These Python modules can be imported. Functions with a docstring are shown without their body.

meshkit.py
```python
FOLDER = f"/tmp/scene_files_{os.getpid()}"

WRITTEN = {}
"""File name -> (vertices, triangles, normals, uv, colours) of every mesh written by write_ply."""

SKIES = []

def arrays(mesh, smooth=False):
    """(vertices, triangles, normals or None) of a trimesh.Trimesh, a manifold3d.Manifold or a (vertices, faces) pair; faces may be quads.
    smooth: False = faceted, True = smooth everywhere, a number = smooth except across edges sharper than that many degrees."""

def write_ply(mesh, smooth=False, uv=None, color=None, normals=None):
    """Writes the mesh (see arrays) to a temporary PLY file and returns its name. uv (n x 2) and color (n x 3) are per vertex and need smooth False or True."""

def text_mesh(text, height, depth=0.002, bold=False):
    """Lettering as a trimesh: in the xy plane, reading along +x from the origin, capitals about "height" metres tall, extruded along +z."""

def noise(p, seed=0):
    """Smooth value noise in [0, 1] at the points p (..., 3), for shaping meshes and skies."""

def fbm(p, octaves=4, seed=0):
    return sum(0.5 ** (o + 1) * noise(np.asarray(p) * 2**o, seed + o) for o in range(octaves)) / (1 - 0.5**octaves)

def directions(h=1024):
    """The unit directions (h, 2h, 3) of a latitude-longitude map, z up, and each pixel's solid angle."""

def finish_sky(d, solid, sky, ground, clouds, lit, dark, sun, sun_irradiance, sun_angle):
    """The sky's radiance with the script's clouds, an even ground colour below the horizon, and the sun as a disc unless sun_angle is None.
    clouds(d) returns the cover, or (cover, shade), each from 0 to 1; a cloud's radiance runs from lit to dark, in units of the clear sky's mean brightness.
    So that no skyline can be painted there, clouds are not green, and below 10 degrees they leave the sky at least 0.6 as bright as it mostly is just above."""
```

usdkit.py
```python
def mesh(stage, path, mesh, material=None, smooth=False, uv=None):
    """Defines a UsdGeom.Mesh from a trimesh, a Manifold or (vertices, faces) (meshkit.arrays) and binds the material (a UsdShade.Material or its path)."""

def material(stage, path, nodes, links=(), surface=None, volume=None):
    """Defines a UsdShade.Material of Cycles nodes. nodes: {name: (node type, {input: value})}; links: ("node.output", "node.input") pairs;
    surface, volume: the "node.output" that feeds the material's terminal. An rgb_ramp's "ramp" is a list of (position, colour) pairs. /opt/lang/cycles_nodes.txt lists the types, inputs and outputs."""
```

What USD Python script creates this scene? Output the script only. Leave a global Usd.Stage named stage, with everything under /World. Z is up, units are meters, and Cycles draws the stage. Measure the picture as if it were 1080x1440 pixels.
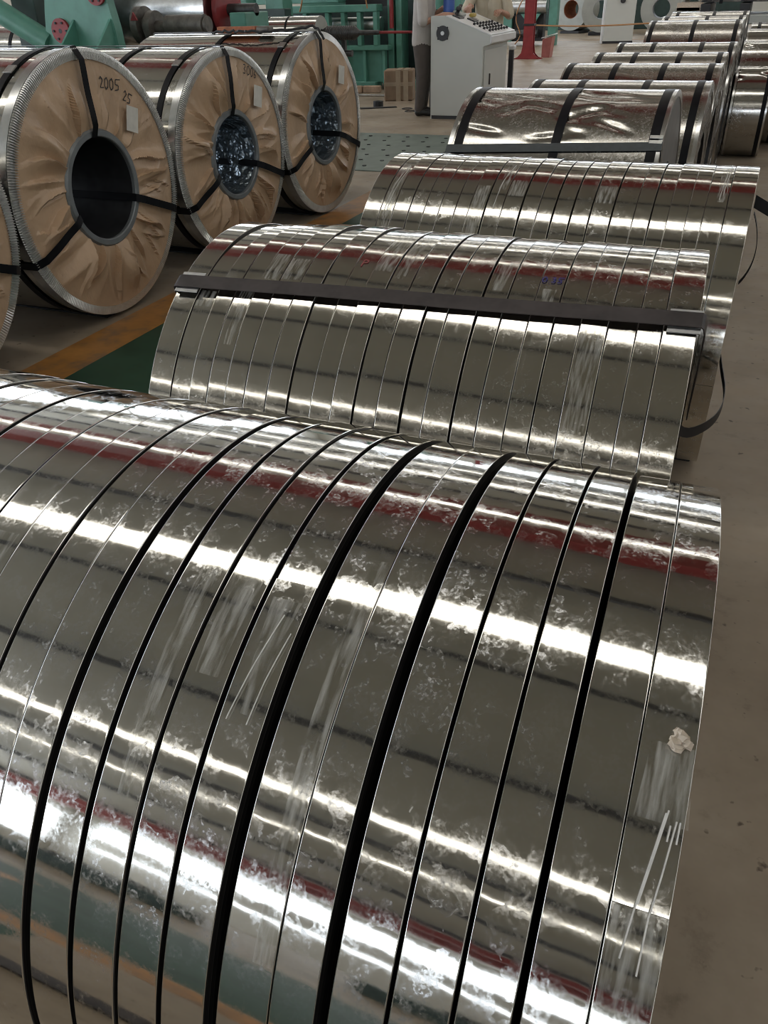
import math, random
import numpy as np, trimesh, manifold3d as m3, usdkit, meshkit
from pxr import Usd, UsdGeom, UsdShade, UsdLux, Gf, Sdf, Vt

PI = math.pi
stage = Usd.Stage.CreateInMemory()
UsdGeom.SetStageUpAxis(stage, UsdGeom.Tokens.z)
UsdGeom.SetStageMetersPerUnit(stage, 1.0)
UsdGeom.Xform.Define(stage, '/World')
rng = random.Random(7)

# ------------------------------------------------------------------ camera, exposure, daylight
EXPOSURE = 0.42
SKY = 3.4          # radiance of the translucent roof lights
WIN = 3.9          # radiance of the daylit wall windows
H = 1.33184
pitch, yaw, roll, F = math.radians(33.29), math.radians(-23.535), math.radians(-1.846), 1110.93
cyw, syw, cp, sp = math.cos(yaw), math.sin(yaw), math.cos(pitch), math.sin(pitch)
fw = np.array([syw * cp, cyw * cp, -sp]); rt = np.array([cyw, -syw, 0.0]); up = np.cross(rt, fw)
RT = rt * math.cos(roll) + up * math.sin(roll); UP = up * math.cos(roll) - rt * math.sin(roll)
cam = UsdGeom.Camera.Define(stage, '/World/camera')
cam.CreateProjectionAttr('perspective')
cam.CreateHorizontalApertureAttr(36.0); cam.CreateVerticalApertureAttr(48.0)
cam.CreateFocalLengthAttr(36.0 * F / 1080.0)
cam.CreateClippingRangeAttr(Gf.Vec2f(0.05, 500))
cam.CreateExposureAttr(EXPOSURE)
M = Gf.Matrix4d(*RT, 0, *UP, 0, *(-fw), 0, 0, 0, H, 1)
cam.AddTransformOp().Set(M)
dome = UsdLux.DomeLight.Define(stage, '/World/sky')
dome.CreateIntensityAttr(0.03); dome.CreateColorAttr(Gf.Vec3f(0.75, 0.85, 1.0))

# ------------------------------------------------------------------ helpers
taken = {}
def numbered(name, parent='/World'):
    k = (parent, name); n = taken.get(k, 0); taken[k] = n + 1
    return name if n == 0 else '%s_%03d' % (name, n)
def setdata(prim, label=None, cat=None, group=None, kind=None):
    for k, v in (('label', label), ('category', cat), ('group', group), ('kind', kind)):
        if v: prim.SetCustomDataByKey(k, v)
def thing(name, label, cat, loc=(0, 0, 0), rz=0.0, group=None, kind=None):
    x = UsdGeom.Xform.Define(stage, '/World/' + numbered(name))
    x.AddTranslateOp().Set(Gf.Vec3d(*map(float, loc)))
    if rz: x.AddRotateZOp().Set(math.degrees(rz))
    setdata(x.GetPrim(), label, cat, group, kind)
    return x.GetPrim()
def part(parent, name, mesh, mat, smooth=30, label=None, kind=None):
    pp = str(parent.GetPath()) if parent else '/World'
    p = usdkit.mesh(stage, pp + '/' + numbered(name, pp), mesh, MAT[mat], smooth).GetPrim()
    if label: p.SetCustomDataByKey('label', label)
    if kind: p.SetCustomDataByKey('kind', kind)
    return p
def solo(name, mesh, mat, label, cat, smooth=30, group=None):
    p = part(None, name, mesh, mat, smooth); setdata(p, label, cat, group); return p
def struct(name, mesh, mat, smooth=30):
    p = part(None, name, mesh, mat, smooth); p.SetCustomDataByKey('kind', 'structure'); return p
def copy_of(src, loc, rz=0.0, label=None):
    d = src.GetCustomData(); nm = src.GetName().rstrip('0123456789').rstrip('_')
    r = thing(nm, label or d['label'], d['category'], loc, rz, d.get('group'))
    r.GetReferences().AddInternalReference(src.GetPath()); r.SetInstanceable(True)
    return r
cat = trimesh.util.concatenate
def box(c, s, bev=0.0, rot=None):
    s = np.asarray(s, float)
    if bev > 0:
        b = min(bev, s.min() * .45); i = s / 2 - b; pts = []
        for sx in (-1, 1):
            for sy in (-1, 1):
                for sz in (-1, 1):
                    q = np.array([sx, sy, sz])
                    for ax in range(3):
                        o = q * i; o[ax] += q[ax] * b; pts.append(o)
        m = trimesh.convex.convex_hull(np.array(pts))
    else:
        m = trimesh.creation.box(s)
    if rot is not None: m.apply_transform(rot)
    m.apply_translation(c); return m
def R4(ang, ax): return trimesh.transformations.rotation_matrix(ang, ax)
def cyl(p0, p1, r, n=24, r1=None):
    p0, p1 = np.asarray(p0, float), np.asarray(p1, float); d = p1 - p0; L = np.linalg.norm(d); d /= L
    a = np.cross(d, [0, 0, 1.0] if abs(d[2]) < .9 else [1.0, 0, 0]); a /= np.linalg.norm(a); b = np.cross(d, a)
    r1 = r if r1 is None else r1
    t = np.linspace(0, 2 * PI, n, endpoint=False); c = np.outer(np.cos(t), a) + np.outer(np.sin(t), b)
    v = np.vstack([p0 + c * r, p1 + c * r1, p0, p1]); f = []
    for i in range(n):
        j = (i + 1) % n
        f += [[i, j, n + j], [i, n + j, n + i], [2 * n, j, i], [2 * n + 1, n + i, n + j]]
    m = trimesh.Trimesh(v, np.array(f), process=False)
    if m.volume < 0: m.invert()
    return m
def grid(P, close_u=False, flip=False):
    """P[u, v, 3] -> (vertices, triangles)."""
    P = np.asarray(P, float); nu, nv = P.shape[:2]
    idx = np.arange(nu * nv).reshape(nu, nv)
    if close_u: idx = np.vstack([idx, idx[:1]])
    a, b, c, d = idx[:-1, :-1].ravel(), idx[1:, :-1].ravel(), idx[1:, 1:].ravel(), idx[:-1, 1:].ravel()
    f = np.vstack([np.stack([a, b, c], 1), np.stack([a, c, d], 1)])
    if flip: f = f[:, ::-1]
    return P.reshape(-1, 3), f
def join(*gs):
    V, Fc, n = [], [], 0
    for v, f in gs:
        V.append(v); Fc.append(f + n); n += len(v)
    return np.vstack(V), np.vstack(Fc)
def raw(m): return np.array(m.vertices), np.array(m.faces)
def revolve_x(profile, n=96, rfun=None):
    """Closed solid from a closed profile [(x, r)] turned about the x axis; angles run from +y to +z."""
    t = np.linspace(0, 2 * PI, n, endpoint=False); pr = np.array(list(profile) + [profile[0]], float); gs = []
    for (x0, r0), (x1, r1) in zip(pr[:-1], pr[1:]):
        P = np.zeros((n, 2, 3))
        for k, (x, r) in enumerate(((x0, r0), (x1, r1))):
            P[:, k, 0] = x; P[:, k, 1] = r * np.cos(t); P[:, k, 2] = r * np.sin(t)
        gs.append(grid(P, True))
    return join(*gs)
def ring(x0, x1, r0, r1, n=96):  # rectangular section
    return revolve_x([(x0, r1), (x0, r0), (x1, r0), (x1, r1)], n)
def ribbon(path, wdir, width, thick):
    """A flat band swept along path, its width along wdir (one vector or one per point), closed box section."""
    p = np.asarray(path, float); w = np.broadcast_to(np.asarray(wdir, float), p.shape)
    w = w / np.linalg.norm(w, axis=1, keepdims=True)
    t = np.gradient(p, axis=0); t /= np.linalg.norm(t, axis=1, keepdims=True)
    n = np.cross(t, w); n /= np.linalg.norm(n, axis=1, keepdims=True)
    c = [p + w * width / 2 * a + n * thick / 2 * b for a, b in ((1, 1), (-1, 1), (-1, -1), (1, -1))]
    gs = [grid(np.stack([c[i], c[(i + 1) % 4]], 1)) for i in range(4)]
    for k, fl in ((0, False), (-1, True)):
        v = np.array([q[k] for q in c]); f = np.array([[0, 1, 2], [0, 2, 3]]); gs.append((v, f[:, ::-1] if fl else f))
    return join(*gs)
def tube(path, r, n=10):
    p = np.asarray(path, float); t = np.gradient(p, axis=0); t /= np.linalg.norm(t, axis=1, keepdims=True)
    a = np.cross(t, [0, 0, 1.0]); bad = np.linalg.norm(a, axis=1) < .2; a[bad] = np.cross(t[bad], [1.0, 0, 0]); a /= np.linalg.norm(a, axis=1, keepdims=True); b = np.cross(t, a)
    th = np.linspace(0, 2 * PI, n, endpoint=False)
    P = p[:, None] + r * (np.cos(th)[None, :, None] * a[:, None] + np.sin(th)[None, :, None] * b[:, None])
    P = np.concatenate([P, P[:, :1]], 1)
    return grid(P)
def extrude(poly, axis, lo, hi):
    """Polygon [(a, b)] pushed along an axis: axis 1 (y) takes (x, z); axis 0 (x) takes (y, z); axis 2 takes (x, y)."""
    from shapely.geometry import Polygon
    m = trimesh.creation.extrude_polygon(Polygon(poly), hi - lo)
    v = np.array(m.vertices); o = np.zeros_like(v)
    i, j = {0: (1, 2), 1: (0, 2), 2: (0, 1)}[axis]
    o[:, i], o[:, j], o[:, axis] = v[:, 0], v[:, 1], v[:, 2] + lo
    m = trimesh.Trimesh(o, m.faces, process=False); m.fix_normals(); return m
def smooth_noise(x, seed, k=6, base=1):
    r = np.random.RandomState(seed); y = 0
    for i in range(k):
        y = y + r.uniform(-1, 1) * np.sin((base + i) * x + r.uniform(0, 2 * PI))
    return y / math.sqrt(k)
ONES = 'first second third fourth fifth sixth seventh eighth ninth tenth eleventh twelfth thirteenth fourteenth fifteenth sixteenth seventeenth eighteenth nineteenth twentieth'.split()
def ordinal(n):
    return ONES[n] if n < 20 else ['twenty-first', 'twenty-second', 'twenty-third', 'twenty-fourth', 'twenty-fifth'][n - 20]

# ------------------------------------------------------------------ materials
MAT = {}
def mat(name, nodes, links=(), surface='p.BSDF', volume=None):
    MAT[name] = usdkit.material(stage, '/World/Looks/' + name, nodes, links, surface, volume)
def plain(name, col, rough=.5, metal=0.0, var=.12, scale=6, bump=0.0, bscale=60, spec=.5, dirt=None):
    c = np.array(col, float); lo = np.clip(c * (1 - var), 0, 1) if dirt is None else np.array(dirt); hi = np.clip(c * (1 + var), 0, 1)
    n = {'g': ('geometry', {}), 'n': ('noise_texture', {'scale': scale, 'detail': 5.0, 'roughness': .6}),
         'r': ('rgb_ramp', {'ramp': [(.3, lo), (.5, c), (.75, hi)]}),
         'p': ('principled_bsdf', {'roughness': rough, 'metallic': metal, 'specular_ior_level': spec})}
    l = [('g.position', 'n.vector'), ('n.fac', 'r.fac'), ('r.color', 'p.base_color')]
    if bump:
        n['bn'] = ('noise_texture', {'scale': bscale, 'detail': 4.0}); n['b'] = ('bump', {'strength': 1.0, 'distance': bump})
        l += [('g.position', 'bn.vector'), ('bn.fac', 'b.height'), ('b.normal', 'p.normal')]
    mat(name, n, l)
def spangled(name, vscale, dist, lo, hi, r_lo, r_hi, patch=(.35, .65), bump=.0004, bscale=9, tilt=0.0):
    n = {'g': ('geometry', {}),
         'w': ('noise_texture', {'scale': vscale * .9, 'detail': 3.0}),
         'wc': ('vector_math', {'math_type': 'subtract', 'vector2': (.5, .5, .5)}),
         'ws': ('vector_math', {'math_type': 'scale', 'scale': dist}),
         'wa': ('vector_math', {'math_type': 'add'}),
         'v': ('voronoi_texture', {'scale': vscale}), 'v2': ('voronoi_texture', {'scale': vscale * 2.3}),
         's': ('separate_color', {}), 's2': ('separate_color', {}),
         'mx': ('math', {'math_type': 'multiply'}), 'ms': ('map_range', {'to_min': .35, 'to_max': 1.0}),
         'pn': ('noise_texture', {'scale': 2.2, 'detail': 4.0, 'roughness': .65}),
         'pm': ('map_range', {'from_min': patch[0], 'from_max': patch[1]}),
         'fn': ('noise_texture', {'scale': vscale * 5, 'detail': 3.0}),
         'fm': ('map_range', {'from_min': .38, 'from_max': .62, 'to_min': .30, 'to_max': 1.0}),
         'k': ('math', {'math_type': 'multiply'}), 'k2': ('math', {'math_type': 'multiply'}),
         'kr': ('map_range', {'from_min': .10, 'from_max': .75}),
         'c': ('mix_color', {'a': lo, 'b': hi}),
         'r': ('map_range', {'to_min': r_lo, 'to_max': r_hi}),
         'bn': ('noise_texture', {'scale': bscale, 'detail': 1.5}), 'b': ('bump', {'strength': 1.0, 'distance': bump}),
         'p': ('principled_bsdf', {'metallic': 1.0})}
    l = [('g.position', 'w.vector'), ('w.color', 'wc.vector1'), ('wc.vector', 'ws.vector1'), ('g.position', 'wa.vector1'), ('ws.vector', 'wa.vector2'),
         ('wa.vector', 'v.vector'), ('wa.vector', 'v2.vector'), ('v.color', 's.color'), ('v2.color', 's2.color'), ('s.r', 'mx.value1'), ('s2.g', 'ms.value'), ('ms.result', 'mx.value2'),
         ('g.position', 'pn.vector'), ('pn.fac', 'pm.value'), ('g.position', 'fn.vector'), ('fn.fac', 'fm.value'),
         ('mx.value', 'k.value1'), ('pm.result', 'k.value2'), ('k.value', 'k2.value1'), ('fm.result', 'k2.value2'), ('k2.value', 'kr.value'),
         ('kr.result', 'c.fac'), ('c.result', 'p.base_color'), ('kr.result', 'r.value'), ('r.result', 'p.roughness'),
         ('g.position', 'bn.vector'), ('bn.fac', 'b.height'), ('b.normal', 'p.normal')]
    mat(name, n, l)
spangled('steel_near', 58, .026, (.60, .585, .54), (.735, .735, .74), .068, .23, patch=(.28, .56), bump=.0002, bscale=7)
spangled('steel_mid', 70, .024, (.58, .555, .50), (.73, .725, .70), .095, .26, bump=.00025, bscale=6)
spangled('steel_wrap', 150, .012, (.52, .50, .46), (.72, .71, .68), .20, .42, bump=.0012, bscale=7)
spangled('steel_far', 90, .012, (.50, .49, .46), (.70, .69, .67), .14, .32, bump=.0012, bscale=6)
plain('steel_bright', (.66, .66, .65), .22, 1.0, .1, 20)
plain('steel_plain', (.55, .56, .56), .38, 1.0, .12, 12)
plain('steel_grey', (.34, .345, .35), .5, .7, .15, 20)
# wound edge of a coil: fine turns seen end-on, by radius in the coil's own space
mat('wound_edge', {'t': ('texture_coordinate', {}), 'm': ('vector_math', {'math_type': 'multiply', 'vector2': (0, 1, 1)}), 'l': ('vector_math', {'math_type': 'length'}),
                   'n': ('noise_texture', {'dimensions': '1D', 'scale': 420.0, 'detail': 3.0}), 'r': ('rgb_ramp', {'ramp': [(.35, (.03, .029, .028)), (.55, (.085, .08, .075)), (.72, (.24, .23, .22))]}),
                   'p': ('principled_bsdf', {'metallic': .75, 'roughness': .42})},
    [('t.object', 'm.vector1'), ('m.vector', 'l.vector1'), ('l.value', 'n.w'), ('n.fac', 'r.fac'), ('r.color', 'p.base_color')])
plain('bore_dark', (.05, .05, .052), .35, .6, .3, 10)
plain('strap_black', (.007, .0072, .009), .42, 0, .3, 30, spec=.15)
plain('strap_gloss', (.012, .020, .024), .24, 0, .3, 30, spec=.3)
plain('strap_brown', (.040, .032, .031), .5, 0, .5, 14, spec=.35)
plain('protector', (.36, .36, .36), .4, .9, .2, 25)
plain('seal', (.45, .45, .43), .35, .9, .2, 60)
plain('kraft', (.50, .345, .22), .42, 0, .15, 5, bump=.004, bscale=30, spec=.5)
plain('crimp', (.80, .80, .78), .3, .8, .1, 30)
plain('core_ring', (.20, .215, .22), .5, .4, .15, 14)
plain('end_sheet', (.12, .122, .125), .45, .7, .2, 8)
mat('liner', {'g': ('geometry', {}), 'n': ('noise_texture', {'scale': 9.0, 'detail': 3.0}), 'b': ('bump', {'strength': 1.0, 'distance': .09}),
              'p': ('principled_bsdf', {'base_color': (.22, .26, .29), 'roughness': .2, 'metallic': .75})},
    [('g.position', 'n.vector'), ('n.fac', 'b.height'), ('b.normal', 'p.normal')])
mat('black_film', {'g': ('geometry', {}), 'n': ('noise_texture', {'scale': 14.0, 'detail': 4.0}), 'b': ('bump', {'strength': 1.0, 'distance': .02}),
              'p': ('principled_bsdf', {'base_color': (.018, .018, .018), 'roughness': .16, 'specular_ior_level': .9})},
    [('g.position', 'n.vector'), ('n.fac', 'b.height'), ('b.normal', 'p.normal')])
mat('foil', {'g': ('geometry', {}), 'n': ('noise_texture', {'scale': 5.0, 'detail': 4.0}), 'b': ('bump', {'strength': 1.0, 'distance': .05}),
              'p': ('principled_bsdf', {'base_color': (.62, .60, .6), 'roughness': .2, 'metallic': .9})},
    [('g.position', 'n.vector'), ('n.fac', 'b.height'), ('b.normal', 'p.normal')])
plain('label_paper', (.62, .60, .54), .6, 0, .08, 30)
plain('ink_black', (.02, .02, .022), .5); plain('ink_blue', (.03, .03, .16), .4); plain('ink_red', (.22, .05, .05), .5)
mat('clear_tape', {'g': ('geometry', {}), 'n': ('noise_texture', {'scale': 70.0, 'detail': 5.0}), 'sc': ('vector_math', {'math_type': 'multiply', 'vector2': (3.0, .35, .35)}),
                   'm': ('map_range', {'from_min': .42, 'from_max': .74, 'to_min': .03, 'to_max': .5}), 't': ('transparent_bsdf', {'color': (.97, .97, .96)}),
                   'd': ('principled_bsdf', {'base_color': (.62, .61, .57), 'roughness': .3}), 'x': ('mix_closure', {})},
    [('g.position', 'sc.vector1'), ('sc.vector', 'n.vector'), ('n.fac', 'm.value'), ('m.result', 'x.fac'), ('t.BSDF', 'x.closure1'), ('d.BSDF', 'x.closure2')], surface='x.closure')
plain('tape_crease', (.62, .61, .58), .28, 0, .1, 60)
plain('scrap_paper', (.55, .47, .38), .6, 0, .2, 40)
# floor: worn brown grey concrete, painted lanes
mat('concrete', {'g': ('geometry', {}), 'n': ('noise_texture', {'scale': 1.3, 'detail': 8.0, 'roughness': .62}), 'n2': ('noise_texture', {'scale': 9.0, 'detail': 6.0, 'roughness': .65}),
                 'n3': ('noise_texture', {'scale': 24.0, 'detail': 3.0}),
                 'r': ('rgb_ramp', {'ramp': [(.28, (.215, .168, .118)), (.5, (.305, .247, .184)), (.72, (.385, .325, .252))]}),
                 'r2': ('rgb_ramp', {'ramp': [(.25, (.62, .6, .58)), (.42, (.95, .95, .95)), (.7, (1.06, 1.06, 1.06))]}),
                 'r3': ('rgb_ramp', {'ramp': [(.27, (.35, .33, .32)), (.33, (1, 1, 1))]}),
                 'm': ('mix_color', {'blend_type': 'multiply', 'fac': 1.0, 'use_clamp': False}), 'm2': ('mix_color', {'blend_type': 'multiply', 'fac': 1.0, 'use_clamp': False}),
                 'rr': ('map_range', {'from_min': .3, 'from_max': .7, 'to_min': .38, 'to_max': .62}), 'p': ('principled_bsdf', {'specular_ior_level': .22})},
    [('g.position', 'n.vector'), ('g.position', 'n2.vector'), ('g.position', 'n3.vector'), ('n.fac', 'r.fac'), ('n2.fac', 'r2.fac'), ('n3.fac', 'r3.fac'), ('r.color', 'm.a'), ('r2.color', 'm.b'),
     ('m.result', 'm2.a'), ('r3.color', 'm2.b'), ('m2.result', 'p.base_color'), ('n2.fac', 'rr.value'), ('rr.result', 'p.roughness')])
plain('floor_green', (.022, .062, .038), .5, 0, .3, 3, spec=.25)
plain('floor_orange', (.34, .155, .035), .5, 0, .35, 7, dirt=(.16, .10, .055))
plain('plate_green', (.13, .165, .14), .5, .2, .2, 5)
plain('roof_sheet', (.45, .435, .375), .6, 0, .06, .5)
plain('wall_sheet', (.56, .54, .48), .6, 0, .06, .4)
plain('truss', (.07, .07, .075), .6, 0, .2, 1)
plain('crane_red', (.25, .042, .038), .45, 0, .12, 1)
plain('machine_green', (.085, .24, .185), .4, 0, .18, 5)
plain('machine_dark', (.025, .05, .045), .5, 0, .3, 5)
plain('machine_black', (.018, .018, .02), .5, 0, .3, 5)
plain('paint_red', (.24, .022, .024), .45, 0, .2, 8)
plain('paint_pink', (.42, .15, .13), .5, 0, .15, 8)
plain('shaft_dirty', (.14, .13, .115), .5, .6, .4, 12)
plain('shaft_grey', (.07, .07, .07), .4, .7, .4, 14)
plain('desk_paint', (.50, .51, .475), .42, 0, .03, 3)
plain('desk_panel', (.66, .66, .66), .35, 0, .04, 6)
plain('plastic_black', (.02, .02, .022), .4)
plain('plastic_white', (.6, .6, .58), .4)
plain('plastic_yellow', (.45, .34, .08), .45)
plain('plastic_blue', (.06, .13, .42), .3)
plain('rust', (.30, .10, .045), .7, 0, .4, 18)
plain('wood', (.36, .25, .17), .7, 0, .25, 10)
plain('carton', (.24, .165, .105), .7, 0, .2, 6)
plain('carton_tape', (.34, .265, .18), .4, 0, .15, 8)
plain('coil_grey', (.36, .37, .34), .5, .15, .12, 3)
plain('rope', (.38, .2, .09), .7)
plain('skin', (.40, .22, .15), .55, 0, .08, 20)
plain('shirt_grey', (.42, .39, .36), .8, 0, .07, 12, bump=.004, bscale=14)
plain('shirt_cream', (.52, .46, .35), .8, 0, .07, 12, bump=.004, bscale=14)
plain('trousers', (.085, .07, .062), .85, 0, .12, 12, bump=.006, bscale=12)
plain('shoe', (.012, .012, .012), .5)
plain('hair', (.012, .011, .01), .6)
plain('rubber', (.012, .012, .012), .8)
mat('skylight', {'e': ('emission', {'color': (1.0, .97, .90), 'strength': SKY})}, surface='e.emission')
mat('window_glow', {'e': ('emission', {'color': (.82, .90, 1.0), 'strength': WIN})}, surface='e.emission')

mat('window_dim', {'e': ('emission', {'color': (.95, .97, 1.0), 'strength': 1.3})}, surface='e.emission')
# ------------------------------------------------------------------ the hall
X0, X1, Y0, Y1, ZC = -22.0, 14.0, -34.0, 46.0, 9.0
struct('floor', box(((X0 + X1) / 2, (Y0 + Y1) / 2, -.1), (X1 - X0, Y1 - Y0, .2)), 'concrete')
struct('ceiling', box(((X0 + X1) / 2, (Y0 + Y1) / 2, ZC + .1), (X1 - X0, Y1 - Y0, .2)), 'roof_sheet')
struct('wall_far', box(((X0 + X1) / 2, Y1 + .1, ZC / 2), (X1 - X0, .2, ZC)), 'wall_sheet')
struct('wall_near', box(((X0 + X1) / 2, Y0 - .1, ZC / 2), (X1 - X0, .2, ZC)), 'wall_sheet')
struct('wall_left', box((X0 - .1, (Y0 + Y1) / 2, ZC / 2), (.2, Y1 - Y0, ZC)), 'wall_sheet')
struct('wall_right', box((X1 + .1, (Y0 + Y1) / 2, ZC / 2), (.2, Y1 - Y0, ZC)), 'wall_sheet')
wn = 0
def window(panes, m, frame=None):
    global wn; wn += 1
    w = UsdGeom.Xform.Define(stage, '/World/window_%d' % wn).GetPrim(); w.SetCustomDataByKey('kind', 'structure')
    for c, s in panes: part(w, 'pane', box(c, s), m)
    return w
for yc, wd in ((1.95, .85), (11.6, .85), (22.0, 1.3), (33.0, 1.3), (-9.8, .55), (-14.4, .22)):   # translucent roof lights across the hall
    window([((X0 + 2 + 2.0 * k + 1, yc, ZC - .03), (1.94, wd, .03)) for k in range(16)], 'skylight')
window([((X0 + 3 + 3 * k, Y1 - .03, 6.7), (2.7, .03, 2.6)) for k in range(11)], 'window_glow')
window([((X0 + 3 + 3 * k, Y0 + .03, 6.9), (2.85, .03, 2.4)) for k in range(11)], 'window_glow')
window([((X0 + 3 + 3 * k, Y0 + .03, 3.6), (2.85, .03, .5)) for k in range(11)], 'window_glow')
window([((X0 + .03, Y0 + 3 + 4 * k, 4.6), (.03, 3.6, 5.6)) for k in range(19)], 'window_glow')
window([((X1 - .03, Y0 + 3 + 4 * k, 6.6), (.03, 3.6, 3.2)) for k in range(19)], 'window_dim')
for k, yb in enumerate((-29, -24.2, -18, -11.8, -4.5, .12, 4.65, 14.6, 18.6, 26, 30, 38, 42)):
    struct('trim_%d' % (k + 1), cat([box(((X0 + X1) / 2, yb, 8.62), (X1 - X0, .16, .34)), box(((X0 + X1) / 2, yb, 8.45), (X1 - X0, .22, .02))]), 'truss')
def crane(y, label, gw=1.15):
    t = thing('bridge_crane', label, 'crane', (-4, y, 7.6))
    part(t, 'girder', box((0, 0, .45), (34.0, gw, .9), .02), 'crane_red'); part(t, 'girder', box((0, 2.6, .45), (34.0, .3, .6), .02), 'crane_red')
    for s in (-1, 1): part(t, 'end_carriage', box((s * 16.9, 1.2, .25), (.4, 3.8, .5), .02), 'crane_red')
crane(8.25, 'red overhead bridge crane girder mirrored across every steel coil')
crane(-27.0, 'red overhead bridge crane girder at the near end of the hall', .6)

# painted lanes (thin coats of paint)
struct('trim_20', cat([box((-2.6, 13.5, .0008), (.24, 33.0, .0016)), box((-9, -1.12, .0008), (25.0, .22, .0016))]), 'floor_orange')
struct('trim_21', cat([box((-1.86, 3.85, .0006), (1.24, 9.6, .0012)), box((-9, -2.75, .0006), (25, 3.0, .0012))]), 'floor_green')
struct('trim_22', box((-6.5, 27.6, .0008), (9, .12, .0016)), 'floor_orange')
# studded walkway plate
t = thing('walkway_plate', 'green painted steel walkway plate with rows of small dark studs', 'floor plate', (-3.2, 8.0, 0))
part(t, 'plate', box((0, 0, .004), (2.6, 2.1, .008), .002), 'plate_green')
st = []
for i in range(11):
    for j in range(7):
        st.append(cyl((-1.1 + i * .22 + .06 * (j % 2), -.85 + j * .28, .008), (-1.1 + i * .22 + .06 * (j % 2), -.85 + j * .28, .014), .02, 8))
part(t, 'studs', cat(st), 'machine_black', kind='stuff')

# ------------------------------------------------------------------ slit coils (narrow rings)
def ring_coil(R, r0, w, seed, tail, wob=.0022, cone=.0018, step=.0012, n=264, edge=.0007):
    """mantle, right face, left face and bore of a narrow coil on the x axis, centred; tail = angle where the last wrap ends."""
    q = np.random.RandomState(seed)
    th = np.linspace(tail, tail + 2 * PI, n + 1)
    dr = np.zeros_like(th)
    for k in range(2, 10): dr += wob * R / k * q.normal() * np.cos(k * (th - tail) + q.uniform(0, 6.28)) / 2.2
    dr = dr * np.minimum(1, np.minimum(th - tail, tail + 2 * PI - th) / .2)
    dr += step * (1 - (th - tail) / (2 * PI)) - step
    c = q.normal() * cone
    twist = q.normal() * cone * np.cos(2 * th + q.uniform(0, 6.28))
    xs = np.array([-w / 2, -w / 2 + edge * .35, -w / 2 + edge, -w / 2 + edge * 1.6, -w / 4, 0, w / 4, w / 2 - edge * 1.6, w / 2 - edge, w / 2 - edge * .35, w / 2])
    ed = np.array([-edge, -edge * .3, 0, 0, 0, 0, 0, 0, 0, -edge * .3, -edge])
    rr = R + dr[:, None] + ed[None, :] + xs[None, :] * (c + twist[:, None]) - .25 * (np.abs(xs[None, :]) / w) ** 2 * .0005
    P = np.stack([np.broadcast_to(xs, rr.shape), rr * np.cos(th)[:, None], rr * np.sin(th)[:, None]], 2)
    mantle = grid(P, flip=True)
    def face(k, fl):
        rr2 = np.stack([P[:, k], np.stack([np.full(n + 1, xs[k]), r0 * np.cos(th), r0 * np.sin(th)], 1)], 1)
        return grid(rr2, flip=fl)
    bx = np.stack([np.stack([np.full(n + 1, x), r0 * np.cos(th), r0 * np.sin(th)], 1) for x in (-w / 2, w / 2)], 1)
    return mantle, join(face(10, True), face(0, False)), grid(bx)
ROWS = {}
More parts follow.
